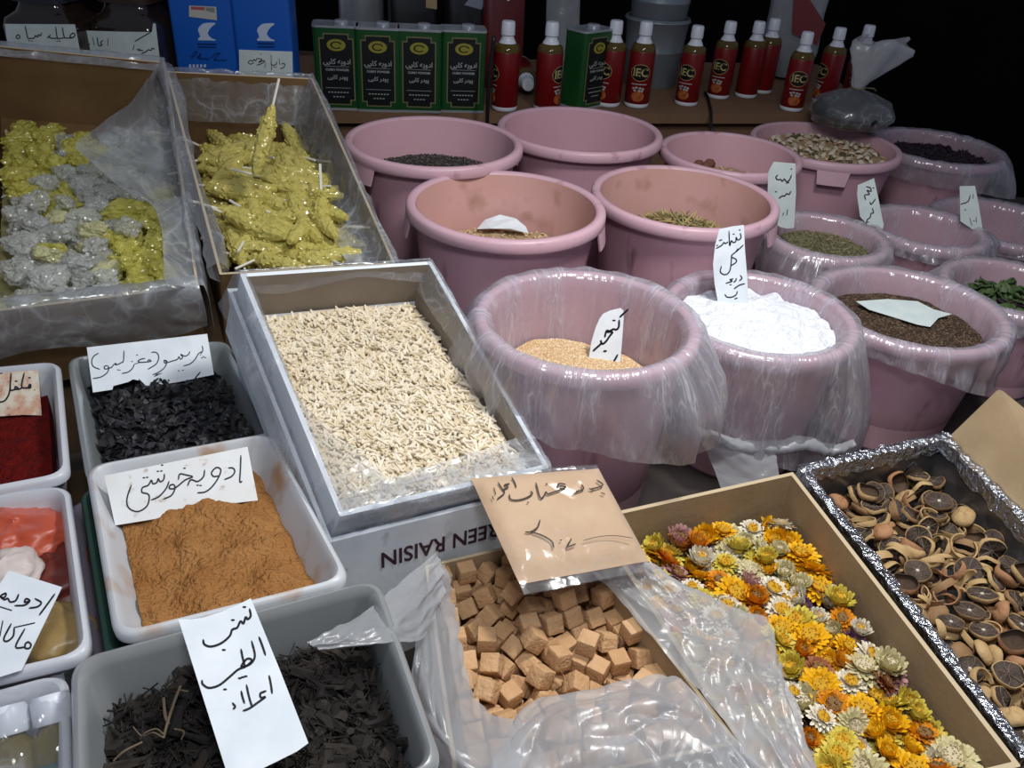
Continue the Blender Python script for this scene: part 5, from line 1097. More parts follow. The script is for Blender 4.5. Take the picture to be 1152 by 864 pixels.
# twisted hem of the starch bag lying at its foot
tw = [W(797, 486, .80), W(830, 500, .765), (W(872, 503, .755)), W(905, 498, .765), W(935, 506, .75), W(962, 498, .77)]
tp = crom(tw, 8); m = MB(); RR = []
for i, p in enumerate(tp):
    t = unit(np.array(tp[min(i + 1, len(tp) - 1)]) - np.array(tp[max(0, i - 1)])); a = unit(np.cross(t, up)); bb = np.cross(a, t)
    base = .006 + .007 * math.sin(i / len(tp) * PI)
    RR.append([p + (base + .005 * fbm((i * .6, k * .8 + i * .2, 1.), 3)) * (math.cos(k * PI / 6) * a + .7 * math.sin(k * PI / 6) * bb) for k in range(12)])
m.rings(RR, 0)
tail = loft([rw([(782, 478, .80), (800, 520, .74), (815, 560, .70)]), rw([(830, 500, .765), (845, 530, .73), (850, 560, .70)]), rw([(872, 505, .755), (876, 530, .73), (880, 552, .71)])], 8, 8, .005, 26, 2.)
tag(merge(m, tail).obj('plastic_twist', M['film_thick'], smooth=180), 'twisted end of milky plastic at the foot of the starch tub', 'plastic')

# foil folded over the rim of the lime box
m = MB()
def foil_edge(A, B, inn, wv=.011, n=70, sd=0.0):
    nF = up; e = unit(B - A); rows = []
    for i in range(n + 1):
        p = A + (B - A) * i / n
        w = lambda q: .0035 * fbm((i * .32 + sd, q, sd), 3)
        rows.append([p - inn * (.003 + w(1)) - up * (.016 + .006 * fbm((i * .2, 0, sd), 2)), p - inn * (.004 + w(2)) + up * (.002 + w(3)), p + inn * (wv * .35) + up * (.0035 + w(4)), p + inn * (wv + w(5)) + up * (.001 + w(6)), p + inn * (wv + .002 + w(7)) - up * (.022 + .008 * fbm((i * .22, 5, sd), 2))])
    m.rings(rows, 0, wrap=False)
for i in range(4):
    A, B = FOI[i], FOI[(i + 1) % 4]; inn = np.cross(up, unit(B - A)); c_ = np.mean(FOI, 0)
    if (c_ - A) @ inn < 0: inn = -inn
    foil_edge(A, B, inn, sd=i * 7.3)
tag(m.obj('foil_trim', M['foil'], smooth=25), 'crumpled silver foil folded over the rim of the dried lime box', 'foil')

# ------------------------------------------------------------------ bags in the tray at the far left
def wad(name, c, r, mt, label, cat, amp=.35, seed=0.0, up_to=1.0, sq=None):
    m = MB(); R = []
    for i in range(25):
        t = PI * i / 24; ring = []
        for k in range(40):
            a = 2 * PI * k / 40; d = Vector((math.sin(t) * math.cos(a), math.sin(t) * math.sin(a), math.cos(t)))
            f = 1 + amp * (1 - 2 * abs(mnoise.noise(d * 1.6 + Vector((seed, 0, 0))))) * .5 + amp * .5 * (1 - 2 * abs(mnoise.noise(d * 4 + Vector((0, seed, 0))))) * .5
            ring.append((c[0] + r[0] * d.x * f, c[1] + r[1] * d.y * f, c[2] + r[2] * d.z * f))
        R.append(ring)
    m.rings(R, 0, True, True)
    return tag(m.obj(name, mt, smooth=180), label, cat)
PM = W(25, 600, .86)
wad('orange_bag', W(22, 606, .832), (.046, .040, .024), mat('orange_film', '#cc5a3e', .35, col2='#b04a30', nscale=18, trans=.15, sss=0), 'crumpled orange plastic bag in the tray at far left', 'bag', .5, 2.)
wad('white_bag', W(8, 648, .852), (.026, .030, .018), mat('white_bag_film', '#d8cdc8', .4, col2='#c3b5b0', nscale=20), 'small white bag lying on the crumpled orange bag', 'bag', .4, 6.)
wad('spice_packet', W(52, 715, .835), (.040, .034, .016), mat('ochre_packet', '#a08550', .35, col2='#7e6a45', nscale=26), 'yellowish spice packet under the handwritten card at far left', 'packet', .3, 9.)
wad('red_packet', W(62, 650, .818), (.040, .045, .022), mat('dark_red_packet', '#6b2a22', .45, col2='#52201b', nscale=26), 'dark red packet beneath the orange bag in the tray', 'packet', .3, 12.)

# small oil bottles under film
oil = mat('olive_oil_liquid', '#8d7a2a', .08, trans=.5, col2='#6f6128', nscale=8)
def oil_bottle(px, py, label, rz):
    dd = unit(np.array([-.34, .69, .64])); base = W(px, py, .862) - dd * .100; root = empty('oil_bottle', base)
    root.rotation_mode = 'QUATERNION'; root.rotation_quaternion = Vector((0, 0, 1)).rotation_difference(Vector(dd)); tag(root, label, 'bottle')
    m = MB(); m.lathe([(.022, 0), (.0235, .004), (.0235, .058), (.020, .070), (.012, .078), (.012, .084)], 28, base, 0, (True, True)); m.obj('bottle_body', oil, root, smooth=50)
    m = MB(); m.lathe([(.0240, .008), (.0240, .046)], 28, base); m.obj('bottle_label', mat('teal_bottle_label', '#5d7d80', .4, col2='#3f5e62', nscale=40), root, smooth=180)
    m = MB(); m.lathe([(.0242, .046), (.0242, .050)], 28, base); m.obj('label_edge', mat('green_label_edge', '#1d4a44', .4), root, smooth=180)
    m = MB(); m.lathe([(.0145, .080), (.0158, .082), (.0158, .100), (.0135, .104), (.002, .1048)], 28, base, 0, (True, True)); m.obj('bottle_cap', M['white_pl'], root, smooth=50)
oil_bottle(8, 800, 'small oil bottle with white cap, left one under the film', 0)
oil_bottle(57, 787, 'small oil bottle with white cap, right one beside the root tray', 0)
sh_ = loft([rw([(-60, 800, .862), (0, 778, .866), (40, 766, .868), (72, 757, .866)]), rw([(-60, 850, .873), (0, 815, .876), (40, 800, .877), (77, 790, .868)]), rw([(-60, 890, .872), (0, 850, .870), (40, 838, .871), (79, 830, .868)]), rw([(-60, 950, .865), (0, 940, .866), (40, 930, .866), (80, 920, .865)])], 14, 12, .003, 50, 5.)
tag(sh_.obj('plastic_sheet', M['film_thin'], smooth=180), 'clear crinkled film stretched over the small oil bottles', 'plastic sheet')

# ------------------------------------------------------------------ handwritten cards
def crop(x0, y0, s): return lambda p: (x0 + p[0] / s, y0 + p[1] / s)
def plane_n(tilt, az=None, p=None):
    """normal of a card leaning back: tilt 0 = lying flat, 90 = upright, facing az (deg) or the viewer"""
    if az is None: h = unit(np.array([EYE[0] - p[0], EYE[1] - p[1], 0]))
    else: h = np.array([math.cos(math.radians(az)), math.sin(math.radians(az)), 0])
    t = math.radians(tilt); return math.cos(t) * up + math.sin(t) * h
def ribbon(m, pts, wpx, c, n, off):
    """pen stroke along photo-plane points, laid on the card"""
    P = crom(pts, 5) if len(pts) > 2 else [np.array(p, float) for p in pts]
    if len(pts) == 1:
        P = [P[0] + np.array([-.25, 0]) * wpx, P[0] + np.array([.25, 0]) * wpx]
    L, R = [], []
    for i, p in enumerate(P):
        t = P[min(i + 1, len(P) - 1)] - P[max(i - 1, 0)]; t = t / (np.linalg.norm(t) + 1e-9); s = np.array([-t[1], t[0]])
        e = .62 if i in (0, len(P) - 1) else 1.0
        L.append(p + s * wpx * .5 * e); R.append(p - s * wpx * .5 * e)
    # rounded ends
    t0 = P[0] - P[1]; t0 = t0 / (np.linalg.norm(t0) + 1e-9); t1 = P[-1] - P[-2]; t1 = t1 / (np.linalg.norm(t1) + 1e-9)
    L.insert(0, P[0] + t0 * wpx * .4 + np.array([-t0[1], t0[0]]) * -.15 * wpx); R.insert(0, P[0] + t0 * wpx * .4 - np.array([-t0[1], t0[0]]) * -.15 * wpx)
    L.append(P[-1] + t1 * wpx * .4 + np.array([-t1[1], t1[0]]) * .15 * wpx); R.append(P[-1] + t1 * wpx * .4 - np.array([-t1[1], t1[0]]) * .15 * wpx)
    A = [Wp(*p, c, n) + n * off for p in L]; B = [Wp(*p, c, n) + n * off for p in R]
    k = len(A)
    m.add(A + B, [(i, i + 1, k + i + 1, k + i) for i in range(k - 1)])
def card(name, outline, strokes, cr, c, n, paper, label, cat='label', w=1.6, ink='ink', th=.0007, parent=None, rootname=None, dots=None):
    f = crop(*cr)
    P = [Wp(*f(p), c, n) for p in outline]
    m = MB(); m.rings([[p - n * th for p in P], P], 0, True, True)
    if parent is None:
        o = m.obj(name, paper); tag(o, label, cat)
    else: o = m.obj(name, paper, parent)
    if strokes:
        k = MB()
        for s in strokes: ribbon(k, [f(p) for p in s], w, c, n, .0005)
        for s in dots or []: ribbon(k, [f(s)], w * 1.35, c, n, .0005)
        k.obj('handwriting', M[ink], o)
    return o

# orange spice tray
cK = W(200, 588, .872); nK_ = plane_n(34, -62)
card('handwritten_card', [(100, 260), (1028, 72), (1095, 420), (940, 438), (760, 462), (560, 500), (430, 540), (170, 582)],
     [[(985, 130), (982, 220), (978, 298), (992, 298)], [(905, 210), (935, 212), (945, 235), (925, 265), (880, 285)],
      [(842, 262), (808, 265), (795, 240), (826, 208), (855, 222), (840, 272), (800, 330), (755, 365), (705, 372)],
      [(750, 225), (742, 268), (705, 298), (672, 288), (655, 292), (640, 325)], [(672, 290), (700, 296)],
      [(580, 285), (590, 250), (630, 256), (672, 268), (625, 288), (580, 325), (548, 345), (522, 342), (528, 322), (552, 320), (558, 345), (535, 388), (485, 412)],
      [(520, 298), (500, 345), (455, 395), (405, 418)],
      [(490, 250), (485, 285), (462, 300), (450, 280), (440, 305), (415, 312), (405, 290), (385, 322), (348, 338), (345, 368), (380, 378), (392, 400), (378, 455), (330, 490), (285, 487), (252, 458), (248, 405), (275, 322)]],
     (100, 490, 5.76), cK, nK_, M['paper_dust'], 'white card with one handwritten line standing in the orange-brown spice', w=1.7,
     dots=[(705, 322), (724, 324), (620, 212), (475, 192), (447, 232), (470, 230), (357, 274), (378, 271)])
# black fruit tray
cL = W(170, 440, .852); nL = plane_n(38, -60)
card('handwritten_card', [(55, 150), (1030, 40), (1085, 370), (800, 430), (545, 470), (490, 420), (430, 408), (390, 430), (270, 462), (262, 492), (105, 515)],
     [[(150, 198), (112, 222), (95, 262), (108, 305), (160, 328)], [(222, 298), (198, 305), (202, 325), (230, 320), (228, 300), (232, 330), (215, 360), (170, 390), (105, 403)],
      [(228, 322), (258, 310), (276, 288), (298, 292), (284, 276), (300, 290), (335, 274), (352, 260), (356, 178)], [(300, 331), (326, 335)],
      [(440, 288), (425, 320), (390, 350), (340, 362)], [(578, 262), (548, 268), (560, 250), (578, 262)], [(548, 268), (492, 272), (470, 262), (495, 246), (525, 240)], [(492, 270), (442, 286)],
      [(580, 190), (618, 192), (638, 228), (618, 284), (550, 328)], [(688, 255), (704, 262), (690, 278), (680, 262), (688, 255), (702, 275), (684, 315), (640, 350), (590, 372)],
      [(702, 275), (745, 262), (788, 248), (802, 226), (812, 246), (832, 232), (816, 206), (850, 222), (880, 206), (889, 184)],
      [(990, 140), (994, 180), (962, 200), (930, 250), (890, 285), (840, 300)], [(994, 180), (975, 215)]],
     (90, 370, 7.2), cL, nL, M['paper'], 'white card with a handwritten line in brackets, in the black dried fruit', w=1.15,
     dots=[(422, 265), (462, 212), (800, 340), (834, 336), (1000, 226), (1014, 233), (988, 236)])
# red pepper tray
cC = W(20, 466, .845); nC_ = plane_n(45, -64)
card('handwritten_card', [(-240, 400), (395, 348), (412, 352), (450, 838), (250, 832), (-230, 862)],
     [[(322, 500), (310, 528), (328, 538), (332, 505), (328, 540), (290, 542), (246, 540), (236, 500), (262, 382)], [(240, 542), (200, 556), (165, 552), (168, 528), (196, 540)],
      [(196, 550), (150, 562), (112, 556), (120, 385)], [(112, 540), (100, 600), (80, 645), (45, 685), (-10, 696)], [(22, 384), (-30, 392)]],
     (0, 380, 9.6), cC, nC_, M['paper_red'], 'pepper stained card cut by the left edge of the view', w=1.9, dots=[(318, 432), (175, 470)])
# card of the tray with bags
cM = W(40, 745, .875); nM = plane_n(22, -62)
card('handwritten_card', [(60, 72), (430, 188), (150, 765), (-60, 830), (-260, 880), (-260, 560)],
     [[(380, 238), (328, 310), (275, 382)], [(245, 270), (287, 296), (262, 325), (205, 335)], [(200, 288), (172, 294), (182, 270), (208, 284), (172, 314), (105, 318)],
      [(130, 240), (110, 282), (72, 292), (55, 268), (32, 276), (5, 252), (42, 232), (30, 262), (-20, 250)], [(0, 325), (80, 350)],
      [(198, 568), (216, 588), (206, 612), (176, 612), (178, 582), (198, 568)], [(176, 606), (110, 602), (172, 480)], [(240, 438), (105, 468)], [(100, 470), (92, 530), (50, 565), (28, 545), (78, 445)], [(20, 425), (0, 530)], [(-30, 440), (-40, 530)]],
     (0, 630, 6.17), cM, nM, M['paper'], 'white card with two handwritten lines in the left tray of bags', w=2.1)
# roots tray
cR = W(275, 770, .905); nR = plane_n(14, -62)
card('handwritten_card', [(45, 155), (100, 156), (160, 148), (250, 120), (330, 86), (390, 55), (530, 400), (665, 745), (610, 785), (520, 830), (450, 864), (330, 925), (290, 930), (160, 520)],
     [[(385, 108), (390, 140), (376, 156), (366, 146), (356, 176), (341, 166), (326, 196), (302, 206), (290, 236), (250, 270), (202, 286), (170, 276), (164, 255)],
      [(430, 242), (446, 284), (460, 326)], [(395, 262), (410, 330), (392, 366), (362, 380), (345, 380), (372, 345), (396, 352), (368, 380), (330, 396), (288, 432), (240, 470), (192, 483), (162, 466), (158, 448)], [(344, 300), (352, 340), (362, 378)],
      [(478, 426), (486, 466), (492, 508)], [(462, 498), (436, 510), (440, 530), (460, 526), (425, 552), (385, 580), (355, 592)], [(370, 470), (382, 525), (396, 572)], [(345, 500), (352, 530), (360, 555)], [(304, 556), (316, 572), (308, 583)]],
     (190, 660, 4.235), cR, nR, M['paper'], 'tall white card with three handwritten lines on the dark roots', w=2.5,
     dots=[(360, 98), (305, 160), (262, 302), (338, 437), (352, 432), (366, 428), (268, 490)])
# sesame
cS = W(680, 412, .850); nS = plane_n(68, -84)
card('handwritten_card', [(370, 125), (450, 88), (560, 62), (590, 90), (592, 180), (570, 480), (545, 745), (380, 760), (195, 745), (240, 440), (290, 270), (330, 180)],
     [[(638, 78), (595, 118), (550, 160)], [(542, 195), (538, 265), (512, 295), (480, 290), (442, 310), (410, 306), (395, 340), (388, 375)], [(405, 322), (470, 322), (442, 362), (402, 420), (362, 450), (342, 412), (346, 446), (300, 490), (262, 525)], [(525, 568), (482, 640), (420, 695), (366, 720), (374, 680)], [(358, 628), (352, 634)]],
     (640, 340, 9.6), cS, nS, M['paper'], 'grey-white card standing in the sesame seeds', w=2.2, dots=[(486, 196), (392, 526), (388, 530)])
# starch
cT = W(838, 338, .905); nT = plane_n(74, -92)
card('handwritten_card', [(165, 112), (290, 84), (405, 70), (415, 300), (436, 560), (452, 870), (300, 880), (162, 875), (120, 640), (105, 450), (125, 270)],
     [[(370, 150), (376, 194), (346, 216), (330, 190), (325, 230), (300, 240), (282, 222), (266, 270), (260, 130)], [(250, 234), (226, 250), (210, 240), (190, 266), (135, 298)],
      [(398, 265), (340, 320), (282, 372), (326, 402), (330, 430), (286, 462)], [(286, 365), (276, 480), (255, 535), (214, 552), (176, 525), (186, 470)], [(345, 300), (328, 325)],
      [(370, 560), (386, 588), (360, 612)], [(330, 588), (326, 608), (306, 626)], [(300, 592), (270, 602), (290, 616), (230, 636)], [(412, 640), (360, 655), (310, 690)], [(340, 715), (330, 746), (290, 770), (242, 770), (220, 745)]],
     (790, 245, 8.64), cT, nT, M['paper'], 'curved white card with four handwritten lines standing in the starch', w=1.35, dots=[(305, 158), (365, 118), (172, 220), (186, 214), (145, 268), (275, 650), (320, 786), (335, 780)])
# cumin
cU = W(889, 262, .884); nU = plane_n(94, -105)
card('handwritten_card', [(60, 185), (200, 196), (205, 380), (192, 612), (150, 618), (100, 606), (40, 560), (20, 400), (25, 250), (45, 212)],
     [[(175, 270), (162, 302), (142, 312), (130, 295), (116, 310), (105, 298), (86, 300), (74, 285), (86, 270)], [(172, 375), (160, 395), (145, 390), (130, 406), (116, 405), (94, 420)], [(150, 495), (145, 528)], [(125, 515), (118, 530)]],
     (860, 150, 5.76), cU, nU, M['paper_blue'], 'pale card standing in the cumin seeds behind the stalk tub', w=1.35, dots=[(175, 230), (145, 322), (155, 318), (75, 378)])
cV = W(983, 250, .855); nV = plane_n(76, -112)
card('handwritten_card', [(605, 335), (660, 312), (710, 290), (740, 430), (772, 590), (766, 625), (680, 605), (620, 540), (600, 400)],
     [[(660, 345), (686, 355), (690, 376), (665, 370), (680, 395), (650, 400), (655, 430)], [(720, 425), (692, 460), (684, 445)], [(700, 485), (706, 515), (690, 520), (685, 545), (665, 562), (660, 592)]],
     (860, 150, 5.76), cV, nV, M['paper_blue'], 'pale tilted card with vertical writing between cumin and empty tub', w=1.3, dots=[(682, 350), (706, 354), (672, 575)])
cX = W(1097, 255, .85); nX = plane_n(78, -118)
card('handwritten_card', [(430, 300), (505, 298), (525, 400), (544, 518), (490, 508), (434, 470)],
     [[(482, 345), (470, 375), (435, 388)], [(497, 340), (495, 360)], [(510, 450), (512, 475)], [(480, 455), (490, 490)]],
     (980, 140, 4.32), cX, nX, M['paper_blue'], 'pale small card between the two empty film lined tubs at right', w=1.2, dots=[(458, 415), (500, 468)])
# blank paper on the brown seeds
f = crop(852, 200, 3.84); m = MB(); P = []
for q in [(425, 540), (560, 530), (690, 540), (760, 575), (838, 595), (780, 612), (745, 650), (690, 640), (600, 612), (480, 575)]:
    c_ = W(*f(q), .882 - .040 + .014); P.append(c_ + up * .003)
m.rings([[p - up * .0008 for p in P], P], 0, True, True)
tag(m.obj('blank_paper', M['paper_blue']), 'blank pale paper lying on the brown seeds', 'paper')

# ------------------------------------------------------------------ the packet of powder
pk = [W(529, 528, .905), W(673, 518, .890), W(738, 636, .845), W(592, 664, .865)]
nP = qnormal(pk); cP = np.mean(pk, 0)
root = empty('powder_packet', cP - nP * .014); tag(root, 'flat clear packet of beige powder with handwriting, resting on the cube box corner', 'packet')
Qp = inset(pk, .0); G = []; N = 26; m = MB(); V = []; Fc = []
def thick(u, v): return .0075 * (max(0, min(1, (u - .0) * 12, (1 - u) * 12)) ** .6) * (max(0, min(1, (v - .05) * 12, (.90 - v) * 9)) ** .6)
for s in (1, -1):
    for j in range(N + 1):
        for i in range(N + 1):
            u, v = i / N, j / N; p = bil(Qp, u, v)
            V.append(p + nP * (s * thick(u, v) - .0085 + .0008 * fbm((p[0] * 40, p[1] * 40, s), 2)))
K = (N + 1) ** 2
for s in (0, 1):
    for j in range(N):
        for i in range(N):
            a = s * K + j * (N + 1) + i; q_ = (a, a + N + 1, a + N + 2, a + 1); Fc.append(q_ if s == 0 else q_[::-1])
m.add(V, Fc); pkm = mat('beige_powder', '#c7aa8c', .75, col2='#bb9b7b', nscale=22, bump=.15, bscale=60, spec=.2)
# powder body only where it is filled
m2 = MB(); m2.add(V, [fc for fc in Fc if all(.03 < ((i % K) // (N + 1)) / N < .93 for i in fc)]); m2.obj('powder', pkm, root, smooth=180)
m3 = MB(); V3 = [tuple(np.array(p) + nP * (.0012 if k < K else -.0012)) for k, p in enumerate(V)]; m3.add(V3, Fc); m3.obj('packet_film', film('packet_film', .0, .05, scale=14, bump=.35, rough=.18, crease=.12, gloss=.03, crink=26), root, smooth=180)
k = MB(); f = crop(520, 510, 5.236)
cI = cP - nP * .0085 + nP * .0095
for s in ([(790, 165), (825, 190), (800, 206), (750, 218)], [(745, 214), (768, 222)], [(700, 192), (712, 214), (690, 226), (668, 232)], [(682, 230), (650, 246)],
          [(606, 190), (572, 184), (560, 200), (608, 204), (562, 225), (520, 240), (500, 246), (490, 234), (478, 258), (456, 266), (432, 180)], [(402, 230), (410, 246), (370, 270), (320, 282), (282, 276), (275, 250)],
          [(290, 150), (306, 178), (315, 206)], [(276, 185), (246, 194), (268, 206), (236, 222)], [(210, 180), (230, 212), (246, 240), (205, 275)], [(185, 210), (195, 246)], [(175, 260), (182, 276)],
          [(455, 400), (442, 440), (402, 468), (370, 470)], [(402, 468), (468, 490), (524, 525), (536, 562)], [(640, 510), (615, 556), (665, 540)], [(710, 520), (800, 498), (900, 492), (1000, 506)]):
    ribbon(k, [f(p) for p in s], 1.6 if s[0] != (710, 520) else .8, cI, nP, .0022)
for s in ((820, 240), (832, 244), (385, 295), (495, 186), (578, 518)): ribbon(k, [f(s)], 2.0, cI, nP, .0022)
k.obj('handwriting', M['ink_grey'], root)

# ------------------------------------------------------------------ upside-down lettering on the carton
def text_mesh(s, size=1.0, bold=0.0):
    c = bpy.data.curves.new('lettering', 'FONT'); c.body = s; c.size = size; c.align_x = 'CENTER'; c.align_y = 'CENTER'; c.offset = bold; c.resolution_u = 3
    o = bpy.data.objects.new('lettering', c); COL.objects.link(o)
    dg = bpy.context.evaluated_depsgraph_get(); dg.update()
    me = bpy.data.meshes.new_from_object(o.evaluated_get(dg))
    V = [tuple(v.co) for v in me.vertices]; Fc = [tuple(p.vertices) for p in me.polygons]
    bpy.data.objects.remove(o); bpy.data.curves.remove(c); bpy.data.meshes.remove(me)
    return V, Fc
V, Fc = text_mesh('GREEN RAISIN', .032, .0006)
A, B = ALO[3], ALO[2]                # front rim of the carton, left and right
ex = unit(B - A); nf = unit(np.cross(ex, up)); nf = nf if nf[1] < 0 else -nf
hx = max(v[0] for v in V); pos = A + ex * .060 - up * .044
m = MB(); m.add([pos + ex * (hx - v[0]) * .88 + np.array([0, 0, (B - A)[2] / np.linalg.norm((B - A)[:2])]) * 0 - up * v[1] + nf * .0008 for v in V], Fc)
m.obj('lettering', mat('purple_print', '#3b2030', .6), rc)

# ------------------------------------------------------------------ back shelf goods
def shelf_pt(px, py): return W(px, py, SHZ)
SYAW = math.atan(.25)
def place(root, px, py, rz=0.0):
    p = shelf_pt(px, py); root.location = p.tolist(); root.rotation_euler = (0, 0, rz); return root
# green tins: built at the origin, front towards -y
gm = mat('green_tin_paint', '#174c23', .35, col2='#133f1d', nscale=8, spec=.5); gdk = mat('black_tin_label', '#0f1414', .4); gold = mat('dull_gold_print', '#6b6847', .5); egold = mat('gold_emblem', '#8d8730', .45); wpr = mat('white_print', '#9da19d', .6)
def cap_poly(w, h, c):
    return [(-w + c, -h), (w - c, -h), (w - c, -h + c), (w, -h + c), (w, h - c), (w - c, h - c), (w - c, h), (-w + c, h), (-w + c, h - c), (-w, h - c), (-w, -h + c), (-w + c, -h + c)]
def flat(poly, y, zc, th=.0004, xc=0.0):
    m = MB(); m.rings([[(xc + a, y + th, zc + b_) for a, b_ in poly], [(xc + a, y, zc + b_) for a, b_ in poly]], 0, True, True); return m
arab1 = "\ufbfd\ufeae\ufe8e\ufedb \ufeea\ufbfe\ufeed\ufea9\ufe8d"; arab2 = "\ufbfd\ufeae\ufe8e\ufedb \ufead\ufea9\ufeee\ufb58"
def tin(first=[1]):
    root = empty('spice_tin', (0, 0, 0)); w, d, h = .052, .034, .186
    Q = [np.array([-w, d, 0]), np.array([w, d, 0]), np.array([w, -d, 0]), np.array([-w, -d, 0])]
    rr = lambda q, z, r: [p + np.array([0, 0, z]) for p in rounded(q, r, 4)]
    m = MB(); m.rings([rr(Q, .004, .010), rr(Q, h - .004, .010)], 0, True, True); m.obj('tin_body', gm, root, smooth=40)
    m = MB(); Qo = inset(Q, -.0012)
    m.rings([rr(Qo, .0, .011), rr(Qo, .005, .011), rr(inset(Q, .001), .0055, .010)], 0, True, False)
    m.obj('tin_base', M['silver'], root, smooth=40); m = MB()
    m.rings([rr(inset(Q, .001), h - .006, .010), rr(Qo, h - .005, .011), rr(Qo, h, .011), rr(inset(Q, .003), h - .001, .009)], 0, False, True)
    m.obj('tin_rim', M['silver'], root, smooth=40)
    m = MB(); m.lathe([(.016, h - .001), (.017, h + .004), (.015, h + .007), (.012, h + .008)], 20, (0.012, 0, 0), 0, (True, True)); m.obj('tin_cap', M['silver'], root, smooth=40)
    fr = flat(cap_poly(.039, .079, .010), -d - .0008, h * .49).obj('label_frame', gold, root)
    pn = flat(cap_poly(.0360, .076, .010), -d - .0014, h * .49).obj('label_panel', gdk, fr)
    flat([(.021 * math.cos(a), .013 * math.sin(a)) for a in np.linspace(0, 2 * PI, 28, endpoint=False)], -d - .0020, h * .49 + .054).obj('emblem', egold, fr)
    mm = MB(); mm.add(*[( [(.013 * math.cos(a) * k, -d - .0024, h * .49 + .054 + .008 * math.sin(a) * k) for k in (1, .72) for a in np.linspace(.3, 5.6, 16)]), [(i, i + 1, 17 + i, 16 + i) for i in range(15)]]); mm.obj('emblem_ring', gdk, fr)
    m = MB()
    for txt, sz, zz in ((arab1, .0155, .018), ('CURRY POWDER', .0068, .0), (arab2, .0125, -.016), ('. . . . . . . . .', .008, -.046), ('250 g', .007, -.058)):
        if txt[0] == '.': 
            m.box((0, -d - .0017, h * .49 - .040), (.058, .0003, .0008)); continue
        if txt == '250 g': 
            for kx in range(7): m.box((-.021 + kx * .007, -d - .0017, h * .49 - .050), (.0045, .0003, .0022))
            for kx in range(4): m.box((-.010 + kx * .007, -d - .0017, h * .49 - .060), (.0045, .0003, .0020))
            continue
        V, Fc = text_mesh(txt, sz, .0002); m.add([(v[0], -d - .0018, h * .49 + zz + v[1]) for v in V], Fc)
    m.box((0, -d - .0017, h * .49 + .0075), (.056, .0003, .0007))
    m.obj('lettering', wpr, fr)
    return root
t0 = tin(); tl = ['green curry tin with black label, leftmost of the four in a row', 'green curry tin, second from left in the row of four', 'green curry tin, third from left in the row of four', 'green curry tin at the right end of the row of four, beside a red bottle']
for i, (px, py, a) in enumerate(((384, 117), (428, 119), (474, 120), (522, 121)) and [(384, 124, .1), (429, 126, .09), (474, 127, .08), (522, 127, .12)]):
    o = t0 if i == 0 else dup(t0, (0, 0, 0))
    p = shelf_pt(px, py); o.location = (p + np.array([-.010, .034, 0])).tolist(); o.rotation_mode = 'XYZ'; o.rotation_euler = (0, 0, a + .06)
    tag(o, tl[i], 'tin', 'green curry tins')
o = dup(t0, (0, 0, 0)); p = shelf_pt(656, 123); o.location = (p + np.array([0, .04, 0])).tolist(); o.rotation_euler = (0, 0, .80); tag(o, 'green curry tin turned sideways between the red bottles', 'tin', 'green curry tins')

# red bottles, front badge towards -y
rl = mat('red_bottle_label', '#741014', .35, col2='#640d11', nscale=6, spec=.5); amb = mat('amber_bottle_shoulder', '#6a5520', .12, trans=.4); bk = mat('black_badge', '#120b0a', .35); gl_ = mat('gold_badge_print', '#a7a06a', .4); flame = mat('orange_food_print', '#b06a2a', .5, col2='#7e2a1c', nscale=90)
def wrapc(V, R, zc): return [((R) * math.sin(v[0] / R), -R * math.cos(v[0] / R), zc + v[1]) for v in V]
def disc_patch(rx, rz, R, zc, n=24):
    V = [(0, 0)]; Fc = []
    for ring in range(1, 5):
        for k in range(n): V.append((rx * ring / 4 * math.cos(2 * PI * k / n), rz * ring / 4 * math.sin(2 * PI * k / n)))
    for k in range(n): Fc.append((0, 1 + k, 1 + (k + 1) % n))
    for r_ in range(3):
        for k in range(n):
            a, b_ = 1 + r_ * n + k, 1 + r_ * n + (k + 1) % n; Fc.append((a, a + n, b_ + n, b_))
    m = MB(); m.add(wrapc(V, R, zc), Fc); return m
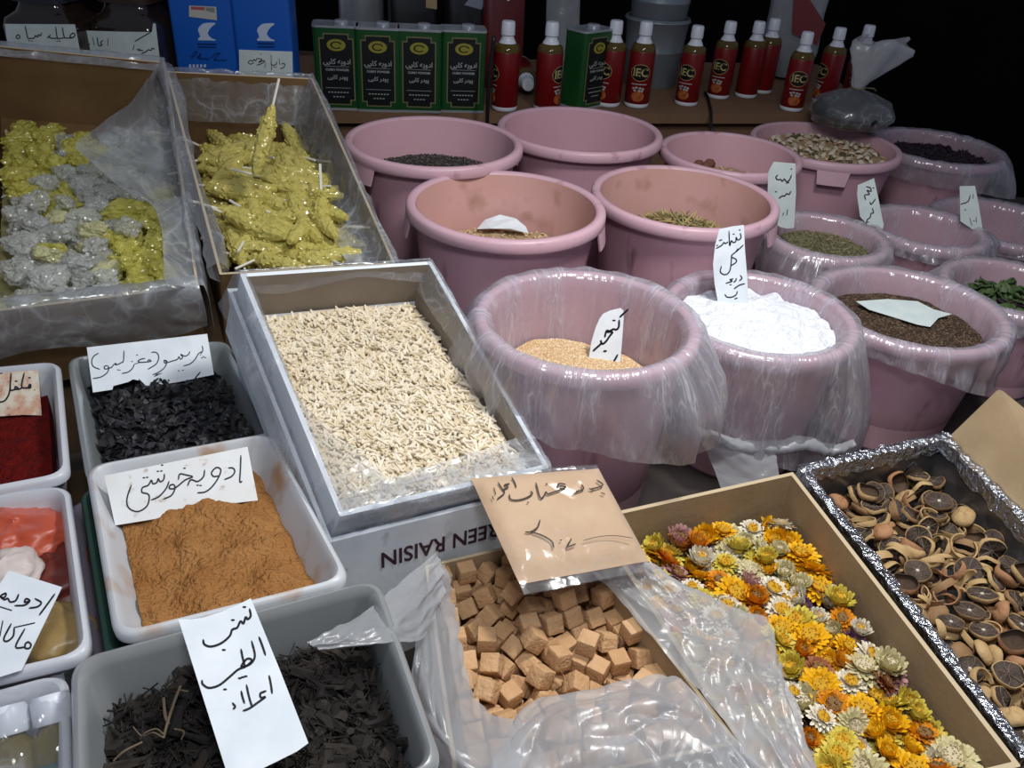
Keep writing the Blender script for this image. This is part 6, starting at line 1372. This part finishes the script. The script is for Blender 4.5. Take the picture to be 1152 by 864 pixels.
def bottle():
    root = empty('red_bottle', (0, 0, 0)); R = .0345
    m = MB(); m.lathe([(.030, 0), (R, .004), (R, .012), (R - .001, .0125)], 36, (0, 0, 0), 0, (True, False)); m.obj('bottle_base', M['white_pl'], root, smooth=50)
    m = MB(); m.lathe([(R - .001, .012), (R, .013), (R, .150), (R - .0006, .152)], 36); lab = m.obj('bottle_label', rl, root, smooth=50)
    m = MB(); m.lathe([(R - .0006, .151), (R - .001, .156), (.031, .166), (.024, .172), (.019, .174)], 36); m.obj('bottle_shoulder', amb, root, smooth=50)
    m = MB(); m.lathe([(.024, .170), (.0195, .178), (.0155, .186), (.0155, .190), (.0135, .191)], 32, (0, 0, 0), 0, (True, True)); m.obj('bottle_neck', M['white_pl'], root, smooth=50)
    m = MB(); m.lathe([(.0165, .192), (.0180, .193), (.0172, .222), (.0150, .226), (.001, .2268)], 32, (0, 0, 0), 0, (True, True)); m.obj('bottle_cap', M['white_pl'], root, smooth=50)
    bd = disc_patch(.0262, .0212, R + .0004, .098).obj('badge', bk, lab)
    V, Fc = text_mesh('IEC', .030, .0006); m = MB(); m.add(wrapc([(v[0], v[1]) for v in V], R + .0009, .098), Fc)
    an = np.linspace(0, 2 * PI, 40, endpoint=False)
    m.rings([wrapc([(.0275 * math.cos(a), .0225 * math.sin(a)) for a in an], R + .0007, .098), wrapc([(.0262 * math.cos(a), .0212 * math.sin(a)) for a in an], R + .0007, .098)], 0)
    m.obj('badge_lettering', gl_, lab)
    m = MB()
    m.rings([wrapc([(-.022 + i * .0044, .066) for i in range(11)], R + .0005, 0), wrapc([(-.022 + i * .0044, .0685) for i in range(11)], R + .0005, 0)], 0, wrap=False)
    for i, (a, c) in enumerate(((-.014, .056), (-.006, .058), (.004, .057), (.012, .055), (-.010, .050), (.002, .050), (.010, .049))):
        mm = disc_patch(.0042, .0030, R + .0005, c, 8); sft = a / R
        m.add([(x_ * math.cos(sft) - y_ * math.sin(sft), x_ * math.sin(sft) + y_ * math.cos(sft), z_) for x_, y_, z_ in mm.v], mm.f)
    m.obj('label_print', wpr, lab)
    disc_patch(.018, .014, R + .00045, .034).obj('food_picture', flame, lab)
    return root
b0 = bottle()
BL = [(567, 121, -75, 'red bottle with white cap at the left end, badge turned away to the left'), (614, 121, 62, 'red bottle left of the sideways green tin'), (683, 116, -42, 'red bottle right of the sideways green tin, badge half turned left'), (715, 117, 2, 'red bottle standing before the metal pails, badge facing front'),
      (771, 115, -22, 'red bottle to the right of the metal pails, badge turned slightly left'), (807, 107, -18, 'red bottle next to the plain backed red bottle'), (838, 106, 170, 'red bottle showing its plain red back'), (855, 101, 150, 'red bottle mostly hidden behind the plain backed one'),
      (889, 121, 6, 'red bottle standing nearest the shelf edge, tub of pods below'), (925, 113, -55, 'red bottle beside the knotted plastic bag, badge half turned left'), (957, 108, 0, 'red bottle mostly hidden behind the knotted plastic bag')]
for i, (px, py, a, lb) in enumerate(BL):
    o = b0 if i == 0 else dup(b0, (0, 0, 0))
    p = shelf_pt(px, py + 4); v = unit(np.array([p[0], p[1], 0])); o.location = (p + v * .018).tolist(); o.scale = (.92, .92, .90) if px < 760 else (.88, .88, .86)
    o.rotation_mode = 'XYZ'; o.rotation_euler = (0, 0, math.radians(a) - math.atan2(p[0], p[1])); tag(o, lb, 'bottle', 'red bottles with white caps')
o = dup(b0, (0, 0, 0)); p = shelf_pt(594, 112); o.location = (p + np.array([-.03, .20, .0355])).tolist(); o.rotation_mode = 'XYZ'; o.rotation_euler = (math.radians(90), math.radians(10), math.radians(8))
tag(o, 'red bottle lying down with its white cap towards the viewer', 'bottle', 'red bottles with white caps')

# blue tins
bl = mat('blue_tin_paint', '#1156b4', .4, spec=.5); bldk = mat('dark_blue_print', '#0b2c66', .4); wb = mat('pale_blue_print', '#b9c6dc', .5); stk_ = mat('faded_sticker', '#b6b4ac', .6); rdp = mat('red_print', '#a8524e', .6); grn = mat('grey_green_print', '#7c8478', .6)
LOGO = [(325, 210), (345, 192), (375, 186), (410, 184), (445, 185), (448, 195), (420, 215), (398, 242), (386, 272), (398, 292), (420, 312), (452, 322), (448, 329), (310, 326), (308, 314), (326, 298), (318, 270), (308, 250), (312, 225)]
def bluetin(name, corners, strokes, label, with_label):
    """corners: photo points of the front face (top left, top right, bottom right, bottom left)"""
    cbase = shelf_pt(*corners[2]) * .5 + shelf_pt(*corners[3]) * .5
    yv = np.array([.0, 1.0, 0]); base = W((corners[2][0] + corners[3][0]) / 2, corners[2][1], SHZ + .11)
    base = np.array([base[0], base[1], SHZ]); dist = np.linalg.norm(base[:2])
    wv = (corners[1][0] - corners[0][0]) / F_PX * (base - EYE) @ _f * .5
    root = empty(name, base); tag(root, label, 'tin')
    az = -math.atan2(base[0], base[1]) * .35; ex_ = np.array([math.cos(az), math.sin(az), 0]); ey = np.array([-math.sin(az), math.cos(az), 0]); d = .09; h = .315
    Q = [base - ex_ * wv + ey * d, base + ex_ * wv + ey * d, base + ex_ * wv, base - ex_ * wv]
    rr = lambda q, z, r: [p + up * z for p in rounded(q, r, 4)]
    m = MB(); m.rings([rr(Q, 0, .008), rr(Q, h - .045, .008)], 0, True, True); m.obj('tin_body', bl, root, smooth=40)
    Qo = inset(Q, -.002); m = MB(); m.rings([rr(Qo, h - .050, .009), rr(Qo, h - .002, .009), rr(inset(Q, .004), h, .007)], 0, True, True); m.obj('tin_lid', bl, root, smooth=40)
    c = base - ey * .0012; n = -ey
    return root, c, n, ex_
f = crop(180, 0, 7.2)
def decal(m, poly, f, c, n, off=.0): 
    P = [Wp(*f(p), c, n) + n * off for p in poly]; m.rings([[p - n * .0004 for p in P], P], 0, True, True)
r1, c1_, n1, e1 = bluetin('blue_tin', [(196, 5), (262, 5), (265, 76), (203, 76)], None, 'blue tin with a faded sticker and dark script, left of the two', False)
m = MB(); decal(m, LOGO, f, c1_, n1); m.obj('logo', wb, r1)
m = MB(); decal(m, [(235, 45), (455, 55), (462, 165), (235, 135)], f, c1_, n1); s_ = m.obj('sticker', stk_, r1)
m = MB(); decal(m, [(250, 52), (365, 58), (360, 82), (252, 76)], f, c1_, n1, .0004); m.obj('sticker_print', rdp, s_)
m = MB(); decal(m, [(370, 60), (440, 62), (442, 105), (372, 85)], f, c1_, n1, .0004); m.obj('sticker_picture', grn, s_)
m = MB()
for q in ([(300, 350), (455, 355), (455, 366), (300, 362)], [(305, 375), (455, 378), (455, 388), (305, 386)]): decal(m, q, f, c1_, n1)
for s in ([(250, 460), (275, 425), (300, 415), (290, 440), (255, 470)], [(300, 460), (318, 455), (308, 475), (330, 430), (322, 478), (340, 468), (355, 482), (372, 470), (388, 486), (405, 462)], [(420, 470), (445, 440), (485, 428), (450, 465), (440, 490), (462, 480), (478, 490), (500, 482), (520, 492), (538, 480)]): ribbon(m, [f(p) for p in s], 1.0, c1_, n1, .0006)
m.obj('dark_lettering', bldk, r1)
m = MB()
for i in range(5): decal(m, [(235 + i * 30, 522), (252 + i * 30, 522), (252 + i * 30, 545), (235 + i * 30, 545)], f, c1_, n1)
m.obj('pale_lettering', wb, r1)
r2_, c2_, n2, e2 = bluetin('blue_tin', [(268, 3), (328, 3), (329, 80), (270, 80)], None, 'blue tin with a white handwritten band, right of the two', True)
m = MB(); sx = lambda p: (p[0] + 478, p[1] + 4); decal(m, [sx(p) for p in LOGO], f, c2_, n2); m.obj('logo', wb, r2_)
m = MB()
for q in ([(785, 345), (930, 350), (930, 362), (785, 358)], [(790, 372), (930, 375), (930, 386), (790, 383)]): decal(m, q, f, c2_, n2)
m.obj('dark_lettering', bldk, r2_)
m = MB(); decal(m, [(640, 402), (1072, 418), (1078, 720), (645, 720)], f, c2_, n2, .0004); bandl = m.obj('paper_band', M['paper_blue'], r2_)
m = MB()
for s in ([(985, 520), (1000, 510), (1012, 525), (1000, 547), (975, 554)], [(965, 475), (972, 522)], [(945, 500), (940, 522), (905, 524), (902, 500)], [(900, 445), (905, 565)], [(860, 510), (848, 548)], [(790, 472), (826, 480), (800, 505), (838, 490), (848, 500), (820, 515), (786, 526)],
          [(786, 470), (775, 492), (762, 480), (750, 496), (735, 486), (716, 505), (735, 518), (762, 506)]): ribbon(m, [f(p) for p in s], .9, c2_, n2, .0012)
for q in ((818, 437), (925, 540), (940, 542)): ribbon(m, [f(q)], 1.3, c2_, n2, .0012)
m.obj('handwriting', M['ink'], bandl)

# dark jars with paper labels at far left
jm = mat('brown_jar_plastic', '#2c211c', .12, col2='#221a16', nscale=12, spec=.6, coat=.4); jl = mat('dark_jar_lid', '#26282e', .3)
def jar(px0, px1, label, strokes, outline, dots, lidc):
    a, b_ = W(px0, 60, SHZ + .14), W(px1, 60, SHZ + .14); yy = (a[1] + b_[1]) / 2
    base = np.array([(a[0] + b_[0]) / 2, yy, SHZ]); wv = np.linalg.norm(b_ - a) / 2
    root = empty('storage_jar', base); tag(root, label, 'jar')
    az = -.10; ex_ = np.array([math.cos(az), math.sin(az), 0]); ey = np.array([-math.sin(az), math.cos(az), 0])
    Q = [base - ex_ * wv + ey * wv * 2, base + ex_ * wv + ey * wv * 2, base + ex_ * wv, base - ex_ * wv]
    rr = lambda q, z, r: [p + up * z for p in rounded(q, r, 6)]
    m = MB(); m.rings([rr(Q, 0, .03), rr(Q, .185, .03), rr(inset(Q, .004), .20, .03), rr(inset(Q, .02), .212, .03), rr(inset(Q, .026), .225, .03), rr(inset(Q, .026), .235, .03)], 0, True, True); m.obj('jar_body', jm, root, smooth=60)
    m = MB(); m.rings([rr(inset(Q, .018), .232, .03), rr(inset(Q, .018), .300, .03), rr(inset(Q, .024), .306, .03)], 0, True, True); m.obj('jar_lid', lidc, root, smooth=50)
    c = base - ey * .0015; n = -ey; fz = crop(0, 0, 5.76)
    P = [Wp(*fz(p), c, n) for p in outline]; m = MB(); m.rings([[p - n * .0006 for p in P], P], 0, True, True); pl = m.obj('paper_label', M['paper_blue'], root)
    m = MB()
    for s in strokes: ribbon(m, [fz(p) for p in s], 1.15, c, n, .0006)
    for s in dots: ribbon(m, [fz(s)], 1.6, c, n, .0006)
    m.obj('handwriting', M['ink'], pl)
jar(-4, 88, 'dark storage jar with a white handwritten label, at the top left corner', [[(484, 232), (470, 244), (455, 238), (462, 222), (478, 214), (487, 228), (470, 244), (440, 246), (418, 240), (405, 178)], [(415, 244), (392, 248), (372, 244), (362, 172)], [(372, 246), (345, 248), (318, 240), (328, 226), (308, 246)],
     [(270, 212), (262, 232), (250, 224), (244, 240), (230, 230), (222, 246), (195, 248), (180, 242), (164, 168)], [(118, 222), (105, 240), (118, 250), (131, 240), (120, 222)]],
    [(30, 155), (485, 158), (512, 300), (530, 400), (70, 400), (45, 260)], [(372, 265), (388, 266), (190, 263), (208, 265)], jl)
jar(94, 181, 'dark storage jar with a white torn label, left of the blue tins', [[(702, 250), (699, 292)], [(668, 262), (652, 276), (662, 290), (640, 293), (630, 240)], [(600, 240), (612, 290)], [(582, 284), (577, 292)], [(975, 210), (925, 238), (875, 268)], [(870, 292), (863, 322)], [(1002, 318), (986, 312), (980, 326), (962, 322), (945, 335), (918, 346)], [(928, 326), (905, 326), (888, 318)]],
    [(550, 198), (760, 205), (985, 208), (992, 150), (1008, 155), (1040, 430), (1030, 520), (600, 520), (562, 300)], [(905, 316)], mat('dark_brown_lid', '#33241e', .35))

# zinc pails
def pail(k):
    px, py = 722, 102; p = shelf_pt(px, py) + np.array([.03, .10, 0]); root = empty('zinc_pail', p + up * (.0 if k == 0 else .125))
    tag(root, ['grey zinc pail standing behind the red bottles, under another pail', 'grey zinc pail nested on top of the other pail'][k], 'pail')
    z0 = 0 if k == 0 else .125; c = p + up * z0
    m = MB(); m.lathe([(.070, 0), (.072, .004), (.079, .09), (.0805, .092), (.0805, .096), (.080, .098), (.086, .165), (.089, .168), (.089, .176), (.086, .178), (.083, .176), (.072, .02), (.0, .018)], 44, c, 0, (True, False)); m.obj('pail_body', M['steel'], root, smooth=50)
    m = MB(); m.tube([c + np.array([.088 * math.cos(a), .088 * math.sin(a) * .99, .171]) for a in np.linspace(0, 2 * PI, 44)], .0032, 6); m.obj('rolled_rim', M['steel'], root, smooth=180)
pail(0); pail(1)

# dim goods behind the tins
def box_thing(name, px, py, size, rz, mt, label, cat, off=(0, 0, 0), z=SHZ):
    p = W(px, py, z) + np.array(off); root = empty(name, p); tag(root, label, cat); return root, p, Quaternion(Vector((0, 0, 1)), rz)
p = shelf_pt(395, 100) + np.array([0, .17, 0]); root = empty('silver_canister', p); tag(root, 'silver canister with a black cord loop behind the green tins', 'canister')
m = MB(); m.lathe([(.055, 0), (.058, .004), (.058, .25), (.056, .262), (.040, .276), (.036, .300)], 36, p, 0, (True, True)); m.obj('canister_body', M['silver'], root, smooth=50)
m = MB(); m.tube(crom([p + np.array(q) for q in ((-.03, -.062, .27), (-.025, -.066, .225), (.0, -.066, .212), (.012, -.066, .24), (.03, -.06, .30))], 6), .006, 8); m.obj('cord_loop', M['blackp'], root, smooth=180)
pouch_b = mat('black_pouch', '#17171b', .3, coat=.2); grey_p = mat('grey_picture', '#6d6460', .5, col2='#4a423f', nscale=40); lilac = mat('pale_lilac_print', '#7f8698', .5)
def pouch(px, dy, w, h, mt, label, rz, pict, tiltx=.0):
    p = shelf_pt(px, 112) + np.array([0, dy, 0]); root = empty('standing_pouch', p); tag(root, label, 'pouch')
    ex_ = np.array([math.cos(rz), math.sin(rz), 0]); ey = np.array([-math.sin(rz), math.cos(rz), 0]); R = []
    for t in np.linspace(0, 1, 12):
        d = .030 * (1 - t) ** .6 + .002; ring = []
        for k in range(24):
            a = 2 * PI * k / 24; sx_ = math.copysign(abs(math.cos(a)) ** .35, math.cos(a)); sy_ = math.copysign(abs(math.sin(a)) ** .8, math.sin(a))
            ring.append(p + ex_ * w * sx_ + ey * (d * sy_ + .010 * t) + up * (h * t))
        R.append(ring)
    m = MB(); m.rings(R, 0, True, True); m.obj('pouch_body', mt, root, smooth=50)
    for nm, mt2, poly in pict:
        P = [p + ex_ * a * w - ey * (.030 * (1 - b_) ** .6 + .004 - .010 * b_) + up * h * b_ for a, b_ in poly]
        m = MB(); m.rings([[q + ey * .001 for q in P], P], 0, True, True); m.obj(nm, mt2, root)
blob = lambda cx, cz, rx, rz_: [(cx + rx * math.cos(a), cz + rz_ * math.sin(a)) for a in np.linspace(0, 2 * PI, 14, endpoint=False)]
pouch(455, .16, .062, .33, pouch_b, 'dark pouch with a grey oval picture above the second green tin', .25, [('picture', grey_p, blob(-.1, .80, .5, .13)), ('pale_corner', lilac, [(.45, .78), (.98, .70), (.98, .95), (.45, .97)]), ('tan_patch', M['kraft'], [(.5, .58), (.95, .57), (.95, .66), (.5, .67)])])
pouch(520, .18, .065, .34, pouch_b, 'dark pouch with a blurred pale picture above the fourth green tin', .28, [('picture', grey_p, blob(-.1, .82, .42, .14)), ('pale_corner', lilac, [(-.3, .58), (.4, .55), (.55, .63), (-.1, .62)])])
redp = mat('dark_red_pouch', '#5e1c1e', .35, coat=.2)
pouch(560, .15, .055, .32, redp, 'dark red pouch with a white spot behind the left red bottle', .3, [('white_spot', M['white_pl'], blob(.1, .70, .12, .035))])
# clear roll of film bags standing by the sideways tin
p = shelf_pt(628, 100) + np.array([0, .14, 0]); root = empty('film_roll', p); tag(root, 'tall roll of clear film standing behind the second red bottle', 'film roll')
m = MB(); m.rings([[p + np.array([.045 * math.cos(a) * (1 + .1 * math.sin(3 * a + z_ * 20)), .03 * math.sin(a) * (1 + .1 * math.cos(2 * a + z_ * 30)), z_]) for a in np.linspace(0, 2 * PI, 28, endpoint=False)] for z_ in np.linspace(0, .36, 14)], 0, True, True); m.obj('film_wrap', M['film_thick'], root, smooth=180)
m = MB(); m.lathe([(.018, 0), (.018, .355)], 20, p, 0, (True, True)); m.obj('core', M['steel'], root, smooth=50)
# big dim bag with red print behind the right bottles
def baglathe(name, p, prof, mt, label, seed, n=44, amp=.12, cat='plastic bag', parent=None):
    R = []
    for r, z_ in prof:
        R.append([p + np.array([r * math.cos(a) * (1 + amp * fbm((math.cos(a) * 2 + seed, math.sin(a) * 2, z_ * 18), 3)), r * math.sin(a) * (1 + amp * fbm((math.cos(a) * 2, math.sin(a) * 2 + seed, z_ * 18), 3)), z_]) for a in np.linspace(0, 2 * PI, n, endpoint=False)])
    m = MB(); m.rings(R, 0, True, True)
    if parent is None: o = m.obj(name, mt, smooth=180); tag(o, label, cat); return o
    return m.obj(name, mt, parent, smooth=180)
p = shelf_pt(885, 100) + np.array([.03, .17, 0]); root = empty('clear_bag', p); tag(root, 'dim clear bag with red print behind the right group of red bottles', 'plastic bag')
baglathe('bag_body', p, [(.03, .002), (.07, .01), (.085, .08), (.08, .18), (.085, .28), (.07, .40)], M['film_thick'], '', 3., parent=root)
m = MB(); q_ = [(-.03, .14), (.05, .11), (.06, .17), (-.01, .24), (-.06, .30)]; m.rings([[p + np.array([a, -.094, b_]) for a, b_ in q_], [p + np.array([a, -.096, b_]) for a, b_ in q_]], 0, True, True); m.obj('red_print', mat('faded_red_print', '#7a3638', .5), root)
m = MB(); m.lathe([(.03, 0), (.032, .003), (.032, .07), (.02, .085)], 24, p + np.array([-.01, -.02, .004]), 0, (True, True)); m.obj('dark_content', M['blackp'], root, smooth=50)
# knotted bag of dark goods
p = shelf_pt(962, 148) + np.array([.0, .06, 0]); root = empty('knotted_bag', p); root.scale = (1, 1, .74); tag(root, 'clear plastic bag of dark goods knotted at its neck, at the shelf end', 'plastic bag')
baglathe('dark_content', p, [(.05, .002), (.085, .012), (.098, .045), (.08, .078), (.045, .100), (.012, .112)], mat('dark_goods', '#131416', .55, col2='#0c0d0e', nscale=30), '', 5., amp=.10, parent=root)
baglathe('bag_body', p, [(.055, .001), (.092, .010), (.106, .045), (.088, .082), (.050, .106), (.016, .120), (.013, .126)], M['film_thin'], '', 5.5, amp=.12, parent=root)
R = []; c0 = p + up * .124
for r, z_, sx_ in ((.013, 0, 0), (.020, .02, .003), (.034, .05, .012), (.052, .09, .022), (.066, .125, .032), (.066, .145, .036), (.058, .152, .036)):
    R.append([c0 + np.array([sx_ + r * math.cos(a) * (1 + .22 * math.sin(5 * a + z_ * 30)), r * .6 * math.sin(a) * (1 + .22 * math.cos(4 * a)), z_ + .012 * math.sin(3 * a) * z_ * 8]) for a in np.linspace(0, 2 * PI, 60, endpoint=False)])
m = MB(); m.rings(R, 0); m.obj('bag_top', M['film_thick'], root, smooth=180)
m = MB(); m.tube([c0 + np.array([.0155 * math.cos(a), .0155 * math.sin(a), .001 + .002 * math.sin(a)]) for a in np.linspace(0, 2 * PI, 20)] + [c0 + np.array([.035, -.01, .004]), c0 + np.array([.045, -.005, -.006])], .0022, 6); m.obj('tie', mat('dull_tie', '#6b6a4c', .6), root, smooth=180)
# hanging cables at the shelf front
for pts, lb in (([(556, 40, 1.10), (551, 80, 1.04), (549, 110, .985), (548, 140, .93)], 'black cable hanging at the shelf front beside the leftmost red bottle'), ([(793, 104, .958), (797, 112, .957), (800, 126, .954), (800, 142, .94), (800, 150, .90)], 'black cable lying over the shelf edge right of the metal pails')):
    P = []
    for a, b_, zz in pts:
        d = ray(a, b_); t_ = None
        x_ = EYE + d * ((2.02 + .25 * (d[0] / d[1]) * 2.1 - .0) / d[1]); P.append(x_)
    if 'lying' in lb: P = [W(a, b_, .957) for a, b_, zz in pts[:4]] + [W(802, 149, .945), W(802, 150, .92)]
    m = MB(); m.tube(crom(P, 6), .0045 if 'hang' in lb else .004, 8); tag(m.obj('black_cable', M['blackp'], smooth=180), lb, 'cable')

# ------------------------------------------------------------------ light
def lamp(name, loc, power, radius, col):
    l = bpy.data.lights.new(name, 'POINT'); l.energy = power; l.shadow_soft_size = radius; l.color = col
    o = bpy.data.objects.new(name, l); COL.objects.link(o); o.location = loc; return o
l = bpy.data.lights.new('shaded_stall_lamp', 'SPOT'); l.energy = 56; l.shadow_soft_size = .10; l.color = (1.0, .985, .96); l.spot_size = math.radians(132); l.spot_blend = 1.0
o = bpy.data.objects.new('shaded_stall_lamp', l); COL.objects.link(o); o.location = (.40, .86, 2.0)
o.rotation_mode = 'QUATERNION'; o.rotation_quaternion = Vector((0, 0, -1)).rotation_difference(Vector((-.06, .02, -1)).normalized())
lamp('stall_lamp_left', (.0, .15, 2.05), 30, .14, (.97, .985, 1.0))
wd = bpy.data.worlds.new('world'); SC.world = wd; wd.use_nodes = True
wd.node_tree.nodes['Background'].inputs[0].default_value = (.55, .62, .80, 1)
wd.node_tree.nodes['Background'].inputs[1].default_value = .21
SC.view_settings.view_transform = 'Standard'; SC.view_settings.look = 'None'
SC.view_settings.exposure = 0.0; SC.view_settings.gamma = 1.0
SC.view_settings.use_curve_mapping = False
SC.cycles.transparent_max_bounces = 32
SC.cycles.max_bounces = 10
SC.cycles.sample_clamp_indirect = 4.0
